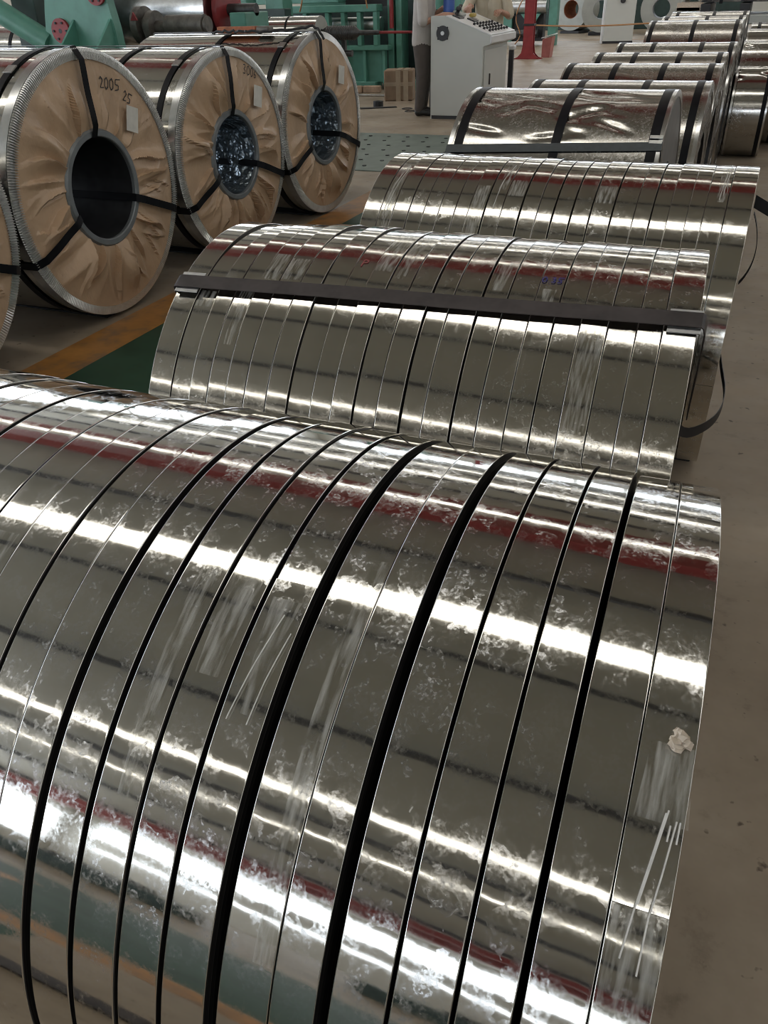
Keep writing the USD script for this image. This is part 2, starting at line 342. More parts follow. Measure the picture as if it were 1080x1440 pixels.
def bundle(key, edges, gaps, R, kR, yc, aa, material, where, seed, r0=.2, special={}, wob=.003, cone=.0016):
    out = []; n = len(edges) - 1
    for i in range(n):
        a, b = edges[i] + gaps[i] / 2, edges[i + 1] - gaps[i + 1] / 2
        q = np.random.RandomState(seed + i); xc = (a + b) / 2
        Ri = min(R + kR * xc, R + .0044) + q.uniform(-.0018, .0018) - (.007 if key == 'B' and xc < -.92 else .003 if key == 'B' and xc < -.8 else 0)
        k = n - 1 - i
        lab = special.get(k, 'narrow galvanized slit coil, %s from the right end of the %s' % (ordinal(k), where)) if k else special.get(0, 'narrow galvanized slit coil at the right end of the %s' % where)
        t = thing('slit_coil', lab, 'steel coil', (math.cos(aa) * xc, yc + math.sin(aa) * xc, R + .016), aa, 'narrow slit coils of the ' + where)
        tail = SPEC_TAIL.get((key, k), q.uniform(PI * .95, 1.9 * PI))
        man, fac, bore = ring_coil(Ri, r0, b - a, seed + i, tail, wob, cone)
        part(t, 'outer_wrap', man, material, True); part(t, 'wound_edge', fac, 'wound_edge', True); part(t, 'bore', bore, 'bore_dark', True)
        out.append((t, xc, Ri, b - a))
    ROWS[key] = out
    return out
SPEC_TAIL = {('A', 0): math.radians(132.5), ('A', 7): math.radians(109.5), ('B', 3): math.radians(133)}
mm = .001
YA, RA, AA = .6508, .4416, math.radians(.956)
YB, RB, AB = 1.5573, .4502, math.radians(1.732)
YC, RC, AC = 2.5836, .4385, math.radians(-.775)
EA = [-1.078, -1.030, -.981, -.9333, -.8763, -.8205, -.7653, -.7104, -.668, -.6176, -.5682, -.5238, -.4784, -.4273, -.3784, -.3338, -.283, -.2302, -.1851, -.1329, -.0842, -.0393, .0088, .0496]
GA = [0, 2, 2, 2.5, 3.5, 1, 6.5, 1.5, 3, 2.5, 3.5, 1.8, 9, 7, 3, 5, 12.5, .7, 12, 3.3, 3.3, 6, .8, 0]
bundle('A', EA, [g * mm for g in GA], RA, -.011, YA, AA, 'steel_near', 'nearest bundle', 100,
       special={0: 'narrow slit coil with torn clear tape at the right end of the nearest bundle'})
EB = [-1.0082, -.9588, -.9151, -.8759, -.8358, -.7942, -.7475, -.7032, -.6568, -.6154, -.5726, -.5282, -.4818, -.4415, -.3891, -.3445, -.2962, -.2524, -.2076, -.1616, -.1146, -.0741, -.0209]
GB = [0, 1.3, 1.3, 2.6, 1.2, 3.4, 2.0, 2.2, 1.4, 1.3, 2.3, 2.6, 3.8, 1.6, 4.2, 2.2, 1.4, 2.4, 1.4, 1.4, 1.3, 1.4, 0]
bundle('B', EB, [g * mm for g in GB], RB, 0, YB, AB, 'steel_mid', 'second bundle', 200,
       special={5: 'narrow slit coil of the second bundle with blue handwritten number 0.35', 13: 'narrow slit coil of the second bundle with a faded red letter mark'}, wob=.012, cone=.0060)
EC = [-1.0353, -.9811, -.9391, -.8889, -.8415, -.7956, -.7477, -.7071, -.6587, -.6082, -.5536, -.5046, -.4595, -.4085, -.3567, -.2984, -.2398, -.1954, -.1516, -.104, -.0635, -.0109, .0515]
GC = [0, 3.4, 2.0, 3.6, 1.8, 1.4, 2.2, 1.3, 5.2, 1.8, 5, 1.5, 4.5, 4.5, 4, 4, 1.4, 3.2, .8, .8, 1, 1.8, 0]
bundle('C', EC, [g * mm for g in GC], RC, 0, YC, AC, 'steel_mid', 'third bundle', 300, wob=.006, cone=.003)
for yb, nm, a, xl, xr in ((YA, 'nearest', AA, -1.07, .03), (YB, 'second', AB, -1.0, -.04), (YC, 'third', AC, -1.02, .03)):
    solo('rubber_mat', box(((xl + xr) / 2, yb + math.tan(a) * (xl + xr) / 2, .0065), (xr - xl, .2, .013), .003, R4(0, [0, 0, 1])), 'rubber', 'black rubber mat strip on the floor under the %s bundle' % nm, 'mat')

# marks and tape on the rings, in each ring's own space (x across, angle round)
def on_ring(x, deg, R): a = np.radians(deg); return np.array([x, R * math.cos(a), R * math.sin(a)])
GLYPH = {'0': [[(.25, 0), (.05, .3), (.1, .8), (.35, 1), (.55, .7), (.5, .2), (.25, 0)]], '.': [[(.1, 0), (.16, .05)]],
         '3': [[(.05, .9), (.35, 1), (.45, .75), (.2, .52), (.48, .35), (.4, .05), (.02, .08)]], '5': [[(.55, 1), (.15, .98), (.1, .55), (.45, .5), (.45, .12), (.02, .02)], [(.5, 1), (.72, 1.01)]],
         '2': [[(.05, .75), (.25, 1), (.5, .75), (.1, .05), (.6, .1)]], '6': [[(.45, 1), (.1, .5), (.15, .05), (.45, .1), (.45, .4), (.15, .4)]], 'P': [[(.1, 0), (.12, 1), (.5, .9), (.5, .6), (.12, .5)]]}
def ink(text, place, h, wd):
    """place(u, v) -> (point, normal); strokes become thin flat ribbons."""
    gs = []; u0 = 0
    for ch in text:
        for s in GLYPH[ch]:
            s = np.array(s); n = max(8, len(s) * 5); k = np.linspace(0, len(s) - 1, n)
            uu = np.interp(k, range(len(s)), s[:, 0]) * h + u0; vv = np.interp(k, range(len(s)), s[:, 1]) * h
            P = np.array([place(a, b)[0] for a, b in zip(uu, vv)]); N = np.array([place(a, b)[1] for a, b in zip(uu, vv)])
            t = np.gradient(P, axis=0); w = np.cross(t, N)
            gs.append(ribbon(P, w, wd, .0006))
        u0 += h * (.35 if ch == '.' else .72)
    return join(*gs)
def ring_place(x0, deg, R, tilt=0.0):
    def f(u, v):
        uu = u * math.cos(tilt) - v * math.sin(tilt); vv = u * math.sin(tilt) + v * math.cos(tilt)
        p = on_ring(x0 + uu, deg - math.degrees(vv / R), R + .0012); n = p.copy(); n[0] = 0
        return p, n / np.linalg.norm(n)
    return f
t, xc, Ri, w = ROWS['B'][len(EB) - 2 - 5]
part(t, 'ink_number', ink('0.35', ring_place(-w / 2 + .001, 108.6, Ri), .0155, .0019), 'ink_blue', 30, 'blue handwritten number 0.35')
t, xc, Ri, w = ROWS['B'][len(EB) - 2 - 13]
part(t, 'ink_letter', ink('P', ring_place(-w / 2 + .010, 108.5, Ri), .022, .0026), 'ink_red', 30, 'faded red letter P')
def tape_patch(R, x0, x1, d0, d1, lift=.0011, taper=0.0, seed=1, n=26):
    q = np.random.RandomState(seed); P = np.zeros((n, 7, 3))
    for i, d in enumerate(np.linspace(d0, d1, n)):
        k = i / (n - 1); h = (x1 - x0) / 2 * (1 - taper * k); c = (x0 + x1) / 2
        for j, s in enumerate(np.linspace(-1, 1, 7)):
            P[i, j] = on_ring(c + s * h, d, R + lift + .0003 * q.uniform(-1, 1))
    return grid(P, flip=True)
def crease(R, pts, wd=.0022, lift=.0022):
    s = np.array(pts, float); k = np.linspace(0, len(s) - 1, 30)
    xx = np.interp(k, range(len(s)), s[:, 0]); dd = np.interp(k, range(len(s)), s[:, 1])
    P = np.array([on_ring(a, b, R + lift) for a, b in zip(xx, dd)]); N = P.copy(); N[:, 0] = 0
    return ribbon(P, np.cross(np.gradient(P, axis=0), N), wd, .0009)
t, xc, Ri, w = ROWS['A'][-1]
part(t, 'clear_tape', tape_patch(Ri, -w * .30, w * .46, 117, 124.5, taper=-.25, seed=3), 'clear_tape', True, 'torn piece of clear tape')
part(t, 'clear_tape', tape_patch(Ri, -w * .44, w * .46, 132.6, 152, seed=4), 'clear_tape', True, 'wide clear tape holding the strip end')
for pts in ([(.006, 123.5), (.001, 128), (-.004, 132.4), (-.008, 137)], [(.0075, 123.2), (.002, 128), (-.0025, 132)], [(.014, 124), (.010, 129), (.006, 133), (.005, 138)], [(.0102, 124.5), (.0095, 126)], [(.0165, 124), (.016, 126)]):
    part(t, 'tape_crease', crease(Ri, pts, .0012), 'tape_crease', 30)
q5 = np.random.RandomState(5)
sv, sf = raw(trimesh.creation.icosphere(2, 1.0)); sv = sv * np.array([.0075, .0085, .003]) * (1 + .22 * np.sin(3 * sv[:, :1] + 4 * sv[:, 1:2])); sv += q5.normal(size=sv.shape) * .0009
aa_ = math.radians(116.4); rotm = R4(aa_ - PI / 2, [1, 0, 0])[:3, :3]
part(t, 'paper_scrap', (sv @ rotm.T + on_ring(.008, 116.4, Ri + .003), sf), 'scrap_paper', 30, 'crumpled scrap of tan paper caught in the tape')
# streaky clear tape elsewhere
for key, k, x0, x1, d0, d1, tp in (('A', 7, -.35, .35, 112, 126, .7), ('A', 8, -.4, .4, 110, 123, .3), ('A', 6, .1, .48, 104, 150, 0), ('A', 9, -.1, .35, 108, 138, .4), ('A', 14, -.3, .4, 112, 128, .5),
                                   ('B', 17, -.4, .4, 106, 116, .2), ('B', 5, -.3, .3, 111, 116, .2), ('B', 3, -.45, .45, 122, 146, .1), ('B', 12, -.45, .45, 88, 110, .1), ('B', 11, -.45, .2, 86, 112, .2),
                                   ('B', 7, -.4, .3, 102, 113, .3), ('B', 16, -.45, .45, 108, 116, 0), ('B', 20, -.4, .4, 121, 126, 0), ('B', 18, -.2, .45, 120, 136, .2),
                                   ('C', 20, -.45, .45, 103, 139, .2), ('C', 13, -.2, .45, 100, 118, .3), ('C', 12, -.45, .45, 112, 121, 0), ('C', 7, -.45, .45, 113, 122, 0), ('C', 1, -.1, .45, 84, 118, .2), ('C', 14, -.4, .4, 116, 140, 0)):
    rows = ROWS[key]; t, xc, Ri, w = rows[len(rows) - 1 - k]
    part(t, 'clear_tape', tape_patch(Ri, x0 * w, x1 * w, d0, d1, taper=tp, seed=int(d0) + k), 'clear_tape', True, 'streaky clear tape stuck on the strip')
for key, k, pts in (('C', 20, [(.01, 105), (-.004, 118), (-.008, 132)]), ('C', 20, [(.014, 106), (.004, 120), (.0, 134)]), ('C', 13, [(.012, 101), (.0, 113), (-.002, 128)]), ('C', 1, [(.016, 85), (.012, 98), (.004, 117)]), ('C', 1, [(.02, 86), (.017, 98), (.012, 115)]),
                    ('A', 7, [(.004, 114), (-.006, 121), (-.013, 127)]), ('A', 7, [(.017, 116), (.010, 122), (.007, 127)])):
    rows = ROWS[key]; t, xc, Ri, w = rows[len(rows) - 1 - k]
    part(t, 'tape_crease', crease(Ri, pts, .0009), 'tape_crease', 30)

# wide brown strap binding the second bundle, with its edge protectors
t = thing('steel_strap', 'wide dark brown strap pulled across the whole second bundle', 'strap', (0, YB, RB + .016), AB)
def strap_pt(x, dr=.006): return on_ring(x, 120.0 - 2.5 * (x + 1.0), RB + dr)
xs = np.linspace(-1.004, -.016, 40)
P = [strap_pt(x, .0055 + .0025 * math.sin((x + 1) * 5) ** 2) for x in xs]
q = on_ring(-.012, 117.5, 1.0)
endR = [strap_pt(-.012, .004), on_ring(-.008, 117.6, RB - .012), on_ring(-.007, 117.6, RB - .10), on_ring(-.007, 117.6, .21)]
endL = [on_ring(-1.016, 120, .21), on_ring(-1.016, 120, RB - .012), strap_pt(-1.011, .003)]
path = np.array(endL + P + endR)
wd = np.array([np.array([0, -math.sin(math.radians(118.7)), math.cos(math.radians(118.7))])] * len(path))
part(t, 'band', ribbon(path, wd, .031, .0022), 'strap_brown')
for xa, xb, lab in ((-1.006, -.955, 'grey edge protector at the left end'), (-.068, -.016, 'grey edge protector at the right end')):
    for up_, ww in ((.016, .018), (-.019, .012)):
        xx = np.linspace(xa, xb, 8); Q = np.array([on_ring(x, 120.0 - 2.5 * (x + 1.0) - math.degrees(up_ / RB), RB + .0028) for x in xx])
        part(t, 'edge_protector', ribbon(Q, wd[0], ww, .0022), 'protector', 30, lab)

# loose black strap ends at the right end of the second and third bundles
def spline(p, n=40):
    from scipy.interpolate import CubicSpline
    p = np.array(p, float); d = np.r_[0, np.cumsum(np.linalg.norm(np.diff(p, axis=0), axis=1))]
    return CubicSpline(d, p)(np.linspace(0, d[-1], n))
b = spline([(-.016, 1.75, .475), (.004, 1.79, .45), (.031, 1.85, .436), (.0655, 2.0, .406), (.079, 2.2, .369), (.074, 2.45, .32), (.0585, 2.7, .29)])
solo('strap_loop', ribbon(b, (0, .35, .94), .024, .0016), 'strap_black', 'black strap end looping out between the second and third bundles', 'strap')
b = spline([(.056, 2.36, .825), (.070, 2.36, .79), (.080, 2.36, .735), (.072, 2.37, .67), (.056, 2.38, .635)])
solo('strap_loop', ribbon(b, (0, 1, .12), .02, .0016), 'strap_black', 'black strap loop bulging from the right face of the third bundle', 'strap')
b = spline([(.055, 2.5, .825), (.075, 2.5, .815), (.105, 2.5, .80)], 12)
solo('strap_tail', ribbon(b, (0, .45, .9), .034, .0018), 'strap_black', 'short black strap tail sticking straight out of the third bundle', 'strap')

for i, (y, x1_, lab) in enumerate(((-.44, -.70, 'dark flat bar on the floor mirrored low in the nearest bundle'), (-.18, -.95, 'dark flat bar on the floor closest to the nearest bundle'))):
    solo('flat_bar', box(((x1_ - 3.2) / 2, y, .01), (3.2 + x1_, .10, .02), .003), 'strap_brown', lab, 'bar')
# ------------------------------------------------------------------ paper-faced coils of the left row
def crown(R, cx):
    return np.linspace(0, 2 * PI, 241)
def strap_round(R, x, w=.032, lift=.0022): return ring(x - w / 2, x + w / 2, R - .001, R + lift, 128)
def paper_coil(key, label, R, x, y, aa, length, liner, straps, seed, scrawl=None, sticker=None, nick=True):
    t = thing('paper_faced_coil', label, 'steel coil', (x, y, R + .0131), aa, 'large coils with brown paper faces in the left row')
    q = np.random.RandomState(seed); th = np.linspace(0, 2 * PI, 181); L = length
    xs = np.r_[np.linspace(-L, -.07, 26), -.03, -.012, -.004, 0]
    rr = R + .0022 * smooth_noise(th[:, None] + .0 * xs, seed, 6, 2) * np.exp(-((xs + L / 2) / (L * .8)) ** 2) + .0012 * np.sin(6 * xs[None, :] + 3 * th[:, None])
    rr = rr - .004 + np.array([0] * 26 + [0, 0, -.001, -.004])[None, :]
    rr[-1] = rr[0]
    P = np.stack([np.broadcast_to(xs, rr.shape), rr * np.cos(th)[:, None], rr * np.sin(th)[:, None]], 2)
    part(t, 'outer_wrap', grid(P, flip=True), 'steel_mid', True)
    part(t, 'edge_band', ring(-.045, .001, R - .012, R - .0005, 128), 'steel_bright', 40)
    # crimped rim: teeth of folded sheet
    n = 1360; tt = np.linspace(0, 2 * PI, n, endpoint=False); prof = np.array([.0, .015, .015, .0])[np.arange(n) % 4]
    fade = np.clip((np.cos(tt - math.radians(275)) * -1 + .72) * 3, .12, 1) if nick else np.clip((np.cos(tt - math.radians(90)) * -1 + .8) * 3, .1, 1)
    prof = prof * fade; rs = np.array([R - .001, R - .004, R * .97, R * .918])
    P = np.zeros((n, 4, 3))
    for j, (r, k) in enumerate(zip(rs, (0, .8, 1, 1))):
        P[:, j] = np.stack([.004 + prof * k, r * np.cos(tt), r * np.sin(tt)], 1)
    part(t, 'crimped_rim', grid(P, True, flip=True), 'crimp', False)
    # wrinkled kraft paper face
    nt, nr = 420, 30; tt = np.linspace(0, 2 * PI, nt, endpoint=False); ro = np.linspace(.43 * R, .93 * R, nr)
    hh = np.zeros((nt, nr)); kk = (ro - ro[0]) / (ro[-1] - ro[0])
    env = np.sin(np.clip(kk, 0, 1) * PI) ** .6
    for i in range(34):
        a0 = q.uniform(0, 2 * PI); sl = q.uniform(-.35, .35); wdt = q.uniform(.04, .11); am = q.uniform(.006, .024) * q.choice([1, 1, -.6])
        k0, kw = q.uniform(0, 1), q.uniform(.5, 1.3)
        d = (tt[:, None] - a0 - sl * kk[None, :] + PI) % (2 * PI) - PI
        hh += am * np.exp(-np.abs(d / wdt) ** 1.3) * np.exp(-((kk[None, :] - k0) / kw) ** 2)
    for i in range(20):   # sharper pleats with one steep side
        a0 = q.uniform(0, 2 * PI); sl = q.uniform(-.3, .3); wdt = q.uniform(.05, .15); am = q.uniform(.009, .024)
        d = (tt[:, None] - a0 - sl * kk[None, :]) % (2 * PI)
        kin = q.uniform(.0, .45); kout = kin + q.uniform(.35, .8)
        rad = 1 / (1 + np.exp(-(kk[None, :] - kin) * 18)) / (1 + np.exp((kk[None, :] - kout) * 18))
        hh += am * np.where(d < wdt, 1 - d / wdt, 0) * rad
    for i in range(19):   # long deep folds gathered towards the eye
        a0 = 2 * PI * (i + q.uniform(-.3, .3)) / 19; sl = q.uniform(-.28, .28); wdt = q.uniform(.12, .30); am = q.uniform(.028, .062)
        d = (tt[:, None] - a0 - sl * kk[None, :] - .03 * np.sin(6 * kk[None, :] + i)) % (2 * PI); d = d if i % 3 else (2 * PI - d)
        hh += am * np.where(d < wdt, (1 - d / wdt) ** 1.5, 0) / (1 + np.exp((kk[None, :] - q.uniform(.45, .95)) * 12))
    pts = np.stack([np.cos(tt)[:, None] * ro * 9, np.sin(tt)[:, None] * ro * 9, np.full((nt, nr), seed * 3.1)], 2).reshape(-1, 3)
    hh += .009 * meshkit.fbm(pts).reshape(nt, nr)
    hh = np.clip(hh - .012, -.006, .062) * env[None, :]
    for deg in (91 if key != 'c' else 95, 202, -21):   # pressed flat under the bands
        d = (tt - math.radians(deg) + PI) % (2 * PI) - PI; hh *= (1 - .75 * np.exp(-(d / .10) ** 2))[:, None]
    for a_, r_ in [(b_[1] - 8, b_[2]) for b_ in (scrawl or ())] + ([sticker] if sticker else []):   # calmer paper under writing and tag
        d = (tt - math.radians(a_) + PI) % (2 * PI) - PI; hh *= 1 - .85 * np.exp(-(d[:, None] / .26) ** 4 - ((ro[None, :] / R - r_) / .16) ** 4)
    hh = .008 + hh
    P = np.stack([hh, ro[None, :] * np.cos(tt)[:, None], ro[None, :] * np.sin(tt)[:, None]], 2)
    part(t, 'paper_face', grid(P, True, flip=True), 'kraft', 35)
    part(t, 'core_ring', revolve_x([(-.02, .385 * R), (.016, .385 * R), (.020, .392 * R), (.020, .43 * R), (.010, .445 * R), (-.02, .445 * R)], 96), 'core_ring', 30)
    nb = 97; tb = np.linspace(0, 2 * PI, nb); xb = np.linspace(-L, -.0, 24); rb = np.full((nb, 24), .383 * R)
    if liner:
        rb = rb - .016 * np.abs(smooth_noise(tb[:, None] * 1.0 + 5 * np.sin(7 * xb[None, :] + seed), seed + 3, 7, 3)) * np.clip(-xb * 12, 0, 1)[None, :]; rb[-1] = rb[0]
    P = np.stack([np.broadcast_to(xb, rb.shape), rb * np.cos(tb)[:, None], rb * np.sin(tb)[:, None]], 2)
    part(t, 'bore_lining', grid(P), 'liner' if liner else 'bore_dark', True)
    part(t, 'back_face', ring(-L - .006, -L + .004, .383 * R, R - .006, 96), 'steel_grey')
    for sx in straps: part(t, 'body_strap', strap_round(R, sx, .036, .0025), 'strap_black')
    sa = math.radians(118); sw = box((0, 0, 0), (.045, .05, .006), .001); sw.apply_transform(R4(sa - PI / 2, [1, 0, 0])); sw.apply_translation(on_ring(straps[0], 118, R + .004))
    part(t, 'strap_seal', sw, 'seal')
    for deg in (91 if key != 'c' else 95, 202, -21):   # bands led through the eye
        a = math.radians(deg); u = np.array([0, math.cos(a), math.sin(a)]); wv = np.array([0, -math.sin(a), math.cos(a)])
        path = [u * (.372 * R) + [-L, 0, 0], u * (.372 * R) + [-.3, 0, 0], u * (.372 * R) + [-.02, 0, 0], u * (.385 * R) + [.022, 0, 0]]
        k = np.linspace(0, 1, 14)
        path += [u * (.43 + .49 * c) * R + np.array([.037 + .004 * math.sin(c * 4 + seed + deg) ** 2, 0, 0]) for c in k[1:]]
        path += [u * (R + .0035) + [.008, 0, 0], u * (R + .0045) + [-.05, 0, 0], u * (R + .0045) + [-.3, 0, 0], u * (R + .0045) + [-L, 0, 0]]
        part(t, 'eye_strap', ribbon(path, wv, .036, .002), 'strap_black', 30)
    if sticker:
        a, rho = sticker; s = box((0, 0, 0), (.0012, .085, .11)); s.apply_transform(R4(math.radians(a) - PI / 2 + .5, [1, 0, 0])); s.apply_translation((.034, rho * R * math.cos(math.radians(a)), rho * R * math.sin(math.radians(a))))
        part(t, 'paper_tag', s, 'label_paper', 30, 'pale rectangular paper tag')
    for text, a, rho, h, tl in scrawl or ():
        c = np.array([rho * R * math.cos(math.radians(a)), rho * R * math.sin(math.radians(a))])
        def place(u, v, c=c, tl=tl):
            yy = c[0] + u * math.cos(tl) - v * math.sin(tl); zz = c[1] + u * math.sin(tl) + v * math.cos(tl)
            ang = math.atan2(zz, yy) % (2 * PI); i = ang / (2 * PI) * nt; i0 = int(i) % nt; j = np.interp(math.hypot(yy, zz), ro, np.arange(nr)); j0 = int(min(j, nr - 2))
            fi, fj = i - int(i), j - j0; i1 = (i0 + 1) % nt; hx = max((1 - fi) * ((1 - fj) * hh[i0, j0] + fj * hh[i0, j0 + 1]) + fi * ((1 - fj) * hh[i1, j0] + fj * hh[i1, j0 + 1]), hh[i0, j0], hh[i1, j0 + 1])
            return np.array([hx + .003, yy, zz]), np.array([1.0, 0, 0])
        part(t, 'handwriting', ink(text, place, h, .0042), 'ink_black', 30, 'black handwritten figures ' + text)
    return t
AL = [math.radians(a) for a in (0, 1.218, -1.923, -1.81)]
paper_coil('z', 'paper-faced coil cut off by the left edge of the picture', .5947, -2.7298, 1.935, AL[0], 1.15, False, [-.11], 11)
paper_coil('a', 'paper-faced coil with empty dark bore and 2005 handwritten, nearest whole one', .5805, -2.768, 3.1434, AL[1], 1.2, False, [-.115, -.75], 23,
           [('2005', 75, .735, .048, -.2), ('25', 54, .745, .046, -.5)], (44, .655))
paper_coil('b', 'middle paper-faced coil with plastic-lined bore between two other coils', .5496, -2.7443, 4.281, AL[2], 1.0, True, [-.115, -.5], 37,
           [('3006', 68, .80, .05, -.3)], (47, .70))
paper_coil('c', 'farthest paper-faced coil, its top band meeting the crumpled dark cord', .5612, -2.7189, 5.408, AL[3], 1.28, True, [-.12, -.62], 41, None, (50, .68), False)
for y in (1.935, 3.1434, 4.281, 5.408):
    solo('rubber_mat', box((-3.3, y, .0045), (1.0, .24, .009), .003), 'rubber', 'black rubber mat strip under the %s paper-faced coil' % {1.935: 'cut-off', 3.1434: 'nearest whole', 4.281: 'middle', 5.408: 'farthest'}[y], 'mat')

# ------------------------------------------------------------------ sheet-wrapped coils behind
def wrapped_coil(label, R, xl, xr, y, aa, straps, seed, dent=.004, material='steel_wrap', face='end_sheet', hstrap=False, z=None, film=False, n=160, buckles=()):
    xm = (xl + xr) / 2; L = xr - xl
    t = thing('wrapped_coil', label, 'steel coil', (xm, y + math.tan(aa) * xm, (R + .003 if z is None else z)), aa, 'sheet-wrapped coils standing in line behind the slit bundles')
    th = np.linspace(0, 2 * PI, n + 1); xs = np.r_[-L / 2, -L / 2 + .006, np.linspace(-L / 2 + .02, L / 2 - .02, 44), L / 2 - .006, L / 2]
    q = np.random.RandomState(seed); T, Xg = np.meshgrid(th, xs, indexing='ij')
    pts = np.stack([Xg * 2.2, np.cos(T) * R * 4.5, np.sin(T) * R * 4.5 + seed], 2).reshape(-1, 3)
    d = dent * meshkit.fbm(pts).reshape(T.shape) * np.clip(np.minimum(Xg + L / 2, L / 2 - Xg) / .08, 0, 1)
    for k in range(11):   # long soft buckles in the wrapping sheet
        x0, a0 = q.uniform(-L / 2, L / 2), q.uniform(.45 * PI, .8 * PI); d -= dent * q.uniform(.2, 1.0) * np.exp(-((Xg - x0) / .10) ** 2 - ((T - a0 - .5 * (Xg - x0)) / .06) ** 2)
    for (x0, a0, am, wx, wt, sk) in buckles: d -= am * np.exp(-((Xg - x0) / wx) ** 2 - ((T - math.radians(a0) - sk * (Xg - x0)) / wt) ** 2)
    rr = R + np.where(d > 0, 0, d); rr[:, 0] -= .006; rr[:, 1] -= .0015; rr[:, -1] -= .006; rr[:, -2] -= .0015; rr[-1] = rr[0]
    P = np.stack([Xg, rr * np.cos(T), rr * np.sin(T)], 2)
    part(t, 'sheet_wrap', grid(P, flip=True), material, True)
    for s in (-1, 1):
        pr = [(s * L / 2, .2 * R), (s * L / 2, R - .006), (s * (L / 2 - .012), R - .02), (s * (L / 2 - .012), .24)]
        nn = 72; tt = np.linspace(0, 2 * PI, nn + 1); rs = np.linspace(.245, R - .005, 12); hx = np.zeros((nn + 1, 12))
        if film: hx = .012 * smooth_noise(tt[:, None] + 9 * rs[None, :], seed + 5, 8, 3); hx[-1] = hx[0]; hx[:, -1] = 0; hx[:, 0] = 0; hx = np.maximum(hx, -.006)
        P = np.stack([s * (L / 2 + hx), rs[None, :] * np.cos(tt)[:, None], rs[None, :] * np.sin(tt)[:, None]], 2)
        part(t, 'end_face', grid(P, flip=s > 0), 'black_film' if film else face, True)
        part(t, 'edge_trim', ring(s * L / 2 - .014 if s > 0 else -L / 2 - .003, L / 2 + .003 if s > 0 else -L / 2 + .014, R - .022, R + .001, n), 'steel_bright', 40)
    part(t, 'bore', grid(np.stack([np.stack([np.full(73, x), .246 * np.cos(np.linspace(0, 2 * PI, 73)), .246 * np.sin(np.linspace(0, 2 * PI, 73))], 1) for x in (-L / 2, L / 2)], 1)), 'bore_dark', True)
    for sx in straps: part(t, 'body_strap', strap_round(R, sx - xm, .034), 'strap_black')
    if hstrap:
        wv = np.array([0, -math.sin(math.radians(136.5)), math.cos(math.radians(136.5))]); xx = np.linspace(-L / 2 - .004, L / 2 + .004, 20)
        path = [on_ring(-L / 2 - .005, 139, R - .12)] + [on_ring(x, 139.5 - 4.5 * (x + L / 2) / L, R + .004) for x in xx] + [on_ring(L / 2 + .005, 135, R - .14)]
        part(t, 'cross_strap', ribbon(path, wv, .034, .002), 'strap_gloss')
        for dx, dd in ((-.02, 130.6), (-.02, 133)):
            s = box((0, 0, 0), (.045, .014, .004), .001); s.apply_transform(R4(math.radians(dd) - PI / 2, [1, 0, 0])); s.apply_translation(on_ring(L / 2 + dx, dd, R + .004)); part(t, 'strap_seal', s, 'seal')
    return t
A3 = math.radians(-.4)
wrapped_coil('dented sheet-wrapped coil with a cross strap, nearest of its line', .496, -1.0565, -.2722, 3.529, A3, [-1.018, -.645, -.300], 51, .012, hstrap=True, n=320, buckles=((-.30, 110, .013, .07, .05, .9), (-.20, 117, .012, .07, .05, -1.1), (-.07, 113, .011, .08, .06, .5), (.10, 116, .012, .08, .05, -.9), (.20, 124, .012, .09, .05, 1.0), (-.28, 129, .012, .10, .05, .3), (-.02, 132, .010, .10, .04, -.3), (.24, 107, .007, .10, .04, .2), (-.13, 104, .009, .10, .04, .5), (.07, 128, .008, .06, .05, .6)))
A2 = math.radians(-.5)
wrapped_coil('second sheet-wrapped coil, just behind the dented one', .468, -1.05, -.20, 4.535, A2, [-1.02, -.80, -.49, -.245], 52, .004, film=True)
wrapped_coil('third sheet-wrapped coil counted from the dented one', .471, -1.07, -.20, 5.485, A2, [-1.045, -.78, -.51, -.255], 53, .004, film=True)
wrapped_coil('fourth sheet-wrapped coil counted from the dented one', .470, -1.07, -.22, 6.435, A2, [-1.03, -.80, -.51, -.26], 54, .004, film=True)
wrapped_coil('fifth sheet-wrapped coil counted from the dented one', .475, -1.06, -.20, 7.395, A2, [-1.03, -.79, -.44, -.23], 55, .004, film=True)
wrapped_coil('taller sheet-wrapped coil with three straps standing beyond the low ones', .53, -.96, -.21, 8.42, A2, [-.925, -.585, -.25], 56, .005, film=True)
wrapped_coil('tall sheet-wrapped coil right behind the taller three-strap coil', .53, -.97, -.22, 9.5, A2, [-.93, -.56, -.26], 57, .005)
wrapped_coil('sheet-wrapped coil farthest back in its line', .535, -.99, -.22, 10.6, A2, [-.93, -.56, -.26], 58, .005)
wrapped_coil('film-covered coil at the right with dark lower half and loose plastic', .355, -.18, .115, 8.5, 0, [.085], 61, .012, 'steel_far', film=True)
wrapped_coil('sheet-wrapped coil at the right edge, second from the front there', .43, -.185, .60, 9.32, 0, [.2], 62, .010, 'steel_far')
wrapped_coil('sheet-wrapped coil at the right edge, third from the front there', .46, -.19, .85, 10.25, 0, [.05, .5], 63, .006, 'steel_far')
wrapped_coil('sheet-wrapped coil at the right edge, fourth and farthest there', .47, -.18, 1.2, 11.25, 0, [-.1, .4], 64, .006, 'steel_far')
